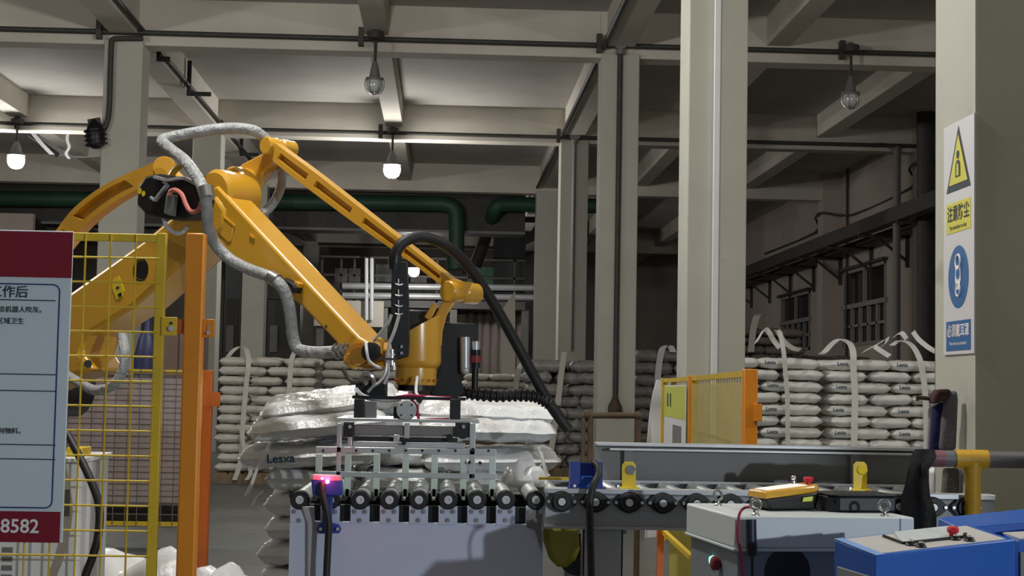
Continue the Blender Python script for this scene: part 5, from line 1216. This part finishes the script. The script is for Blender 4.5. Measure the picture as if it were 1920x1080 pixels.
# downpipes at the pilaster
single('downpipe', MB().cyl((8.05, 28.2, 0), (8.05, 28.2, zc2), .07, n=14).tube([(7.6, 28.2, zc2), (7.9, 28.2, zc2), (8.05, 28.2, zc2 - .15)], .04, 10, 3), M_GREY, 'grey downpipe in front of the wall pilaster', 'pipe', (8.05, 28.2, 0))
single('downpipe', MB().cyl((8.42, 27.7, 0), (8.42, 27.7, ZC), .16, n=16), M_DARK, 'thick dark duct beside the wall pilaster', 'pipe', (8.42, 27.7, 0))
single('downpipe', MB().cyl((8.80, 27.0, 0), (8.80, 27.0, ZC), .05, n=10), M_GREY, 'thin grey pipe on the right wall', 'pipe', (8.8, 27.0, 0))
single('downpipe', MB().cyl((8.85, 34.9, 1.0), (8.85, 34.9, ZC), .03, n=10), M_DARK, 'thin dark pipe between the wall windows', 'pipe', (8.85, 34.9, 0))
single('wall_cable', MB().tube([(8.85, 21, CAMZ + 4.12), (8.85, 26, CAMZ + 4.05), (8.45, 28.1, CAMZ + 4.2), (8.45, 28.8, CAMZ + 4.15), (8.86, 30, CAMZ + 4.0), (8.86, 34.5, CAMZ + 3.95), (8.45, 35.5, CAMZ + 4.1), (8.45, 36.2, CAMZ + 4.05), (8.86, 38, CAMZ + 3.9), (8.86, 44, CAMZ + 3.9)], .025, 8, 3), M_DARK, 'dark cable running along the right wall over the windows', 'cable', (8.85, 21, CAMZ + 4.1))
# green process pipes
def gp(pts, Y, r, lab, mt=M_GREEN, nm='process_pipe'): 
    P = [at(p[0], p[1], Y + (p[2] if len(p) > 2 else 0)) for p in pts]; single(nm, MB().tube(P, r, 16, 3), mt, lab, 'pipe', P[-1], 'dark green process pipes')
gp([(-60, 372), (200, 374), (500, 378), (780, 381), (835, 383), (852, 392), (856, 410), (856, 480)], 36.8, .18, 'long dark green pipe that bends down behind the hose')
gp([(1180, 388), (1100, 386), (1000, 384), (945, 383), (930, 390), (925, 402, .3), (918, 420, 1.0)], 36.8, .175, 'dark green pipe between the two right columns')
gp([(840, 408), (900, 410), (1000, 412), (1100, 414)], 41.0, .08, 'thinner green pipe below the big one', M_DARK)
gp([(890, 500), (905, 460, 0), (925, 400, 0)], 40.8, .16, 'slanting dark chute under the green pipe', M_DARK, 'process_chute')
gp([(855, 482), (856, 505)], 36.8, .22, 'green valve body on the vertical pipe', M_GREEN)
# dark block added for the unlit far bay, shade put into its colour
dk_ = thing('bay_shade_block', 'dark block added below the ceiling for the shade of the far bay', 'duct', (at(600, 420, 37.3).x, 37.3, at(600, 430, 37.3).z))
part('duct', MB().box(-16.5, at(985, 400, 37.3).x, 37.3, 38.3, at(700, 432, 37.3).z, ZS - .05), M_DARK, dk_)  # plain dark slab standing in for shade, no real duct
part('shade_block_edge', MB().box(-16.5, at(985, 400, 37.3).x, 37.24, 37.3, at(700, 434, 37.3).z, at(700, 429, 37.3).z), M_GREY, dk_)
for k in range(6):
    x = at(120 + 150 * k, 400, 37.3).x; part('shade_block_hanger', MB().box(x - .05, x + .05, 37.7, 37.8, ZS - .05, ZC), M_DARK, dk_)
# mezzanine
MY = 45.0
mz = thing('mezzanine', 'steel mezzanine with railing and white pipes in the far bay', 'platform', (at(720, 560, MY).x, MY, 0))
zd = at(760, 566, MY).z
part('deck', MB().box(at(590, 560, MY).x, at(985, 560, MY).x, MY, MY + 3.5, zd - .16, zd + .10), mat('deck_grey', srgb(96, 94, 92), .7), mz)
part('fascia', MB().box(at(590, 560, MY).x, at(720, 560, MY).x, MY - .05, MY, at(650, 612, MY).z, zd), M_CONC, mz)
for px in (604, 640, 665, 700, 745, 820, 880, 965): part('rail_post', MB().box(at(px, 500, MY).x - .03, at(px, 500, MY).x + .03, MY, MY + .06, zd, at(px, 486, MY).z), M_DARK, mz)
for py in (486, 520): part('rail_bar', MB().box(at(600, 500, MY).x, at(985, 500, MY).x, MY, MY + .05, at(760, py, MY).z, at(760, py, MY).z + .06), M_DARK, mz)
for py in (536, 554): part('white_pipe', MB().cyl(at(642, py, MY - .15), at(1000, py + 4, MY - .15), .09, n=12), M_LGREY, mz)
for px in (687, 697): part('white_riser', MB().cyl(at(px, 600, MY - .2), at(px, 484, MY - .2), .055, n=10), M_WHITE, mz)
for px in (600, 720, 850, 985): part('leg', MB().box(at(px, 600, MY).x - .1, at(px, 600, MY).x + .1, MY + .1, MY + .3, 0, zd - .16), M_GREY, mz)
part('hopper', MB().box(at(876, 540, MY).x, at(945, 540, MY).x, MY + .3, MY + 1.6, zd + .1, at(900, 505, MY).z).box(at(868, 540, MY).x, at(950, 540, MY).x, MY + .2, MY + 1.7, at(900, 505, MY).z, at(900, 500, MY).z), M_GREEN, mz)
part('equipment_box', MB().box(at(925, 540, MY).x, at(985, 540, MY).x, MY + .2, MY + 1.0, zd + .1, at(950, 440, MY).z), M_BLACKM, mz)
for (a_, b_, c_, d_) in ((628, 503, 652, 552), (654, 503, 676, 552), (705, 495, 740, 528), (770, 520, 800, 530)):
    part('cupboard', MB().box(at(a_, c_ * 0 + b_, MY + 2.6).x, at(c_, b_, MY + 2.6).x, MY + 2.6, MY + 2.9, at(a_, d_, MY + 2.6).z, at(a_, b_, MY + 2.6).z), M_GREY, mz)
# corrugated curtain below the deck
cu = MB(); xs = [at(872 + 4 * k, 600, 46.5).x for k in range(28)]
vs = []
for k, x in enumerate(xs): cu.v += [V((x, 46.5 + .08 * math.sin(k * 1.6), 0.0)), V((x, 46.5 + .08 * math.sin(k * 1.6), at(900, 568, 46.5).z))]
for k in range(len(xs) - 1): cu.f.append((2 * k, 2 * k + 2, 2 * k + 3, 2 * k + 1))
o = single('strip_curtain', cu, mat('pale_curtain', srgb(150, 138, 132), .8, var=.06), 'pale corrugated curtain hanging below the far mezzanine', 'curtain', (xs[14], 46.5, 0)); o.modifiers.new('thickness', 'SOLIDIFY').thickness = .01
single('door_panel', MB().prism([at(940, 826, 37.5), at(966, 826, 37.5), at(966, 545, 37.5), at(945, 575, 37.5), at(940, 590, 37.5)], (0, .06, 0)), M_CONC, 'pale slanted partition beside the far right column', 'partition', at(952, 826, 37.5))
# torn insulation hanging under the ceiling on the left
for (pts, Y, w_, lab) in (([(128, 248), (126, 262), (130, 276), (124, 288), (130, 298)], 31, .06, 'wavy white strip hanging under the left ceiling'), ([(62, 250), (75, 266), (88, 280), (98, 290)], 31, .10, 'slanting white batten under the left ceiling')):
    single('hanging_strip', MB().ribbon([at(x, y, Y) for x, y in pts], (w_, 0, 0), .02, 3), M_WHITE, lab, 'strip', at(pts[0][0], pts[0][1], Y))
single('ceiling_board', MB().prism([at(x, y, 33) for x, y in ((45, 250), (190, 256), (188, 294), (150, 296), (110, 292), (60, 262))], (0, .08, .02)), M_CEIL, 'torn pale board hanging under the left ceiling', 'board', at(120, 290, 33))
single('ceiling_board', MB().prism([at(x, y, 32.9) for x, y in ((50, 250), (60, 252), (110, 288), (105, 294))], (0, .06, 0)), M_DARK, 'dark batten across the torn ceiling board', 'board', at(80, 270, 32.9))
# dark machine silhouettes at the left behind the robot
for (a_, b_, ya_, Y, lab) in ((415, 450, 470, 38, 'dark tall machine left of the far left column'), (497, 560, 560, 39, 'dark machine behind the forearm'), (-40, 62, 410, 37, 'dark machine behind the notice board')):
    th = thing('machine', lab, 'machine', (at((a_ + b_) / 2, 700, Y).x, Y, 0))
    part('body', MB().box(at(a_, 700, Y).x, at(b_, 700, Y).x, Y, Y + .8, 0, at(a_, ya_, Y).z), M_BLACKM, th, .02)
    part('panel', MB().box(at(a_ + 6, 700, Y).x, at(b_ - 6, 700, Y).x, Y - .03, Y, .3, at(a_, ya_ + 90, Y).z), M_DARK, th)
    part('grey_box', MB().box(at(a_ + 8, 700, Y).x, at(a_ + 22, 700, Y).x, Y - .1, Y - .03, at(a_, 660, Y).z, at(a_, 610, Y).z), M_GREY, th)
# partition wall piece on the left between the far columns
struct('wall_partition', MB().box(-16.9, at(55, 600, 36.2).x, 36.2, 36.4, 0, at(30, 400, 36.2).z), M_WALL)
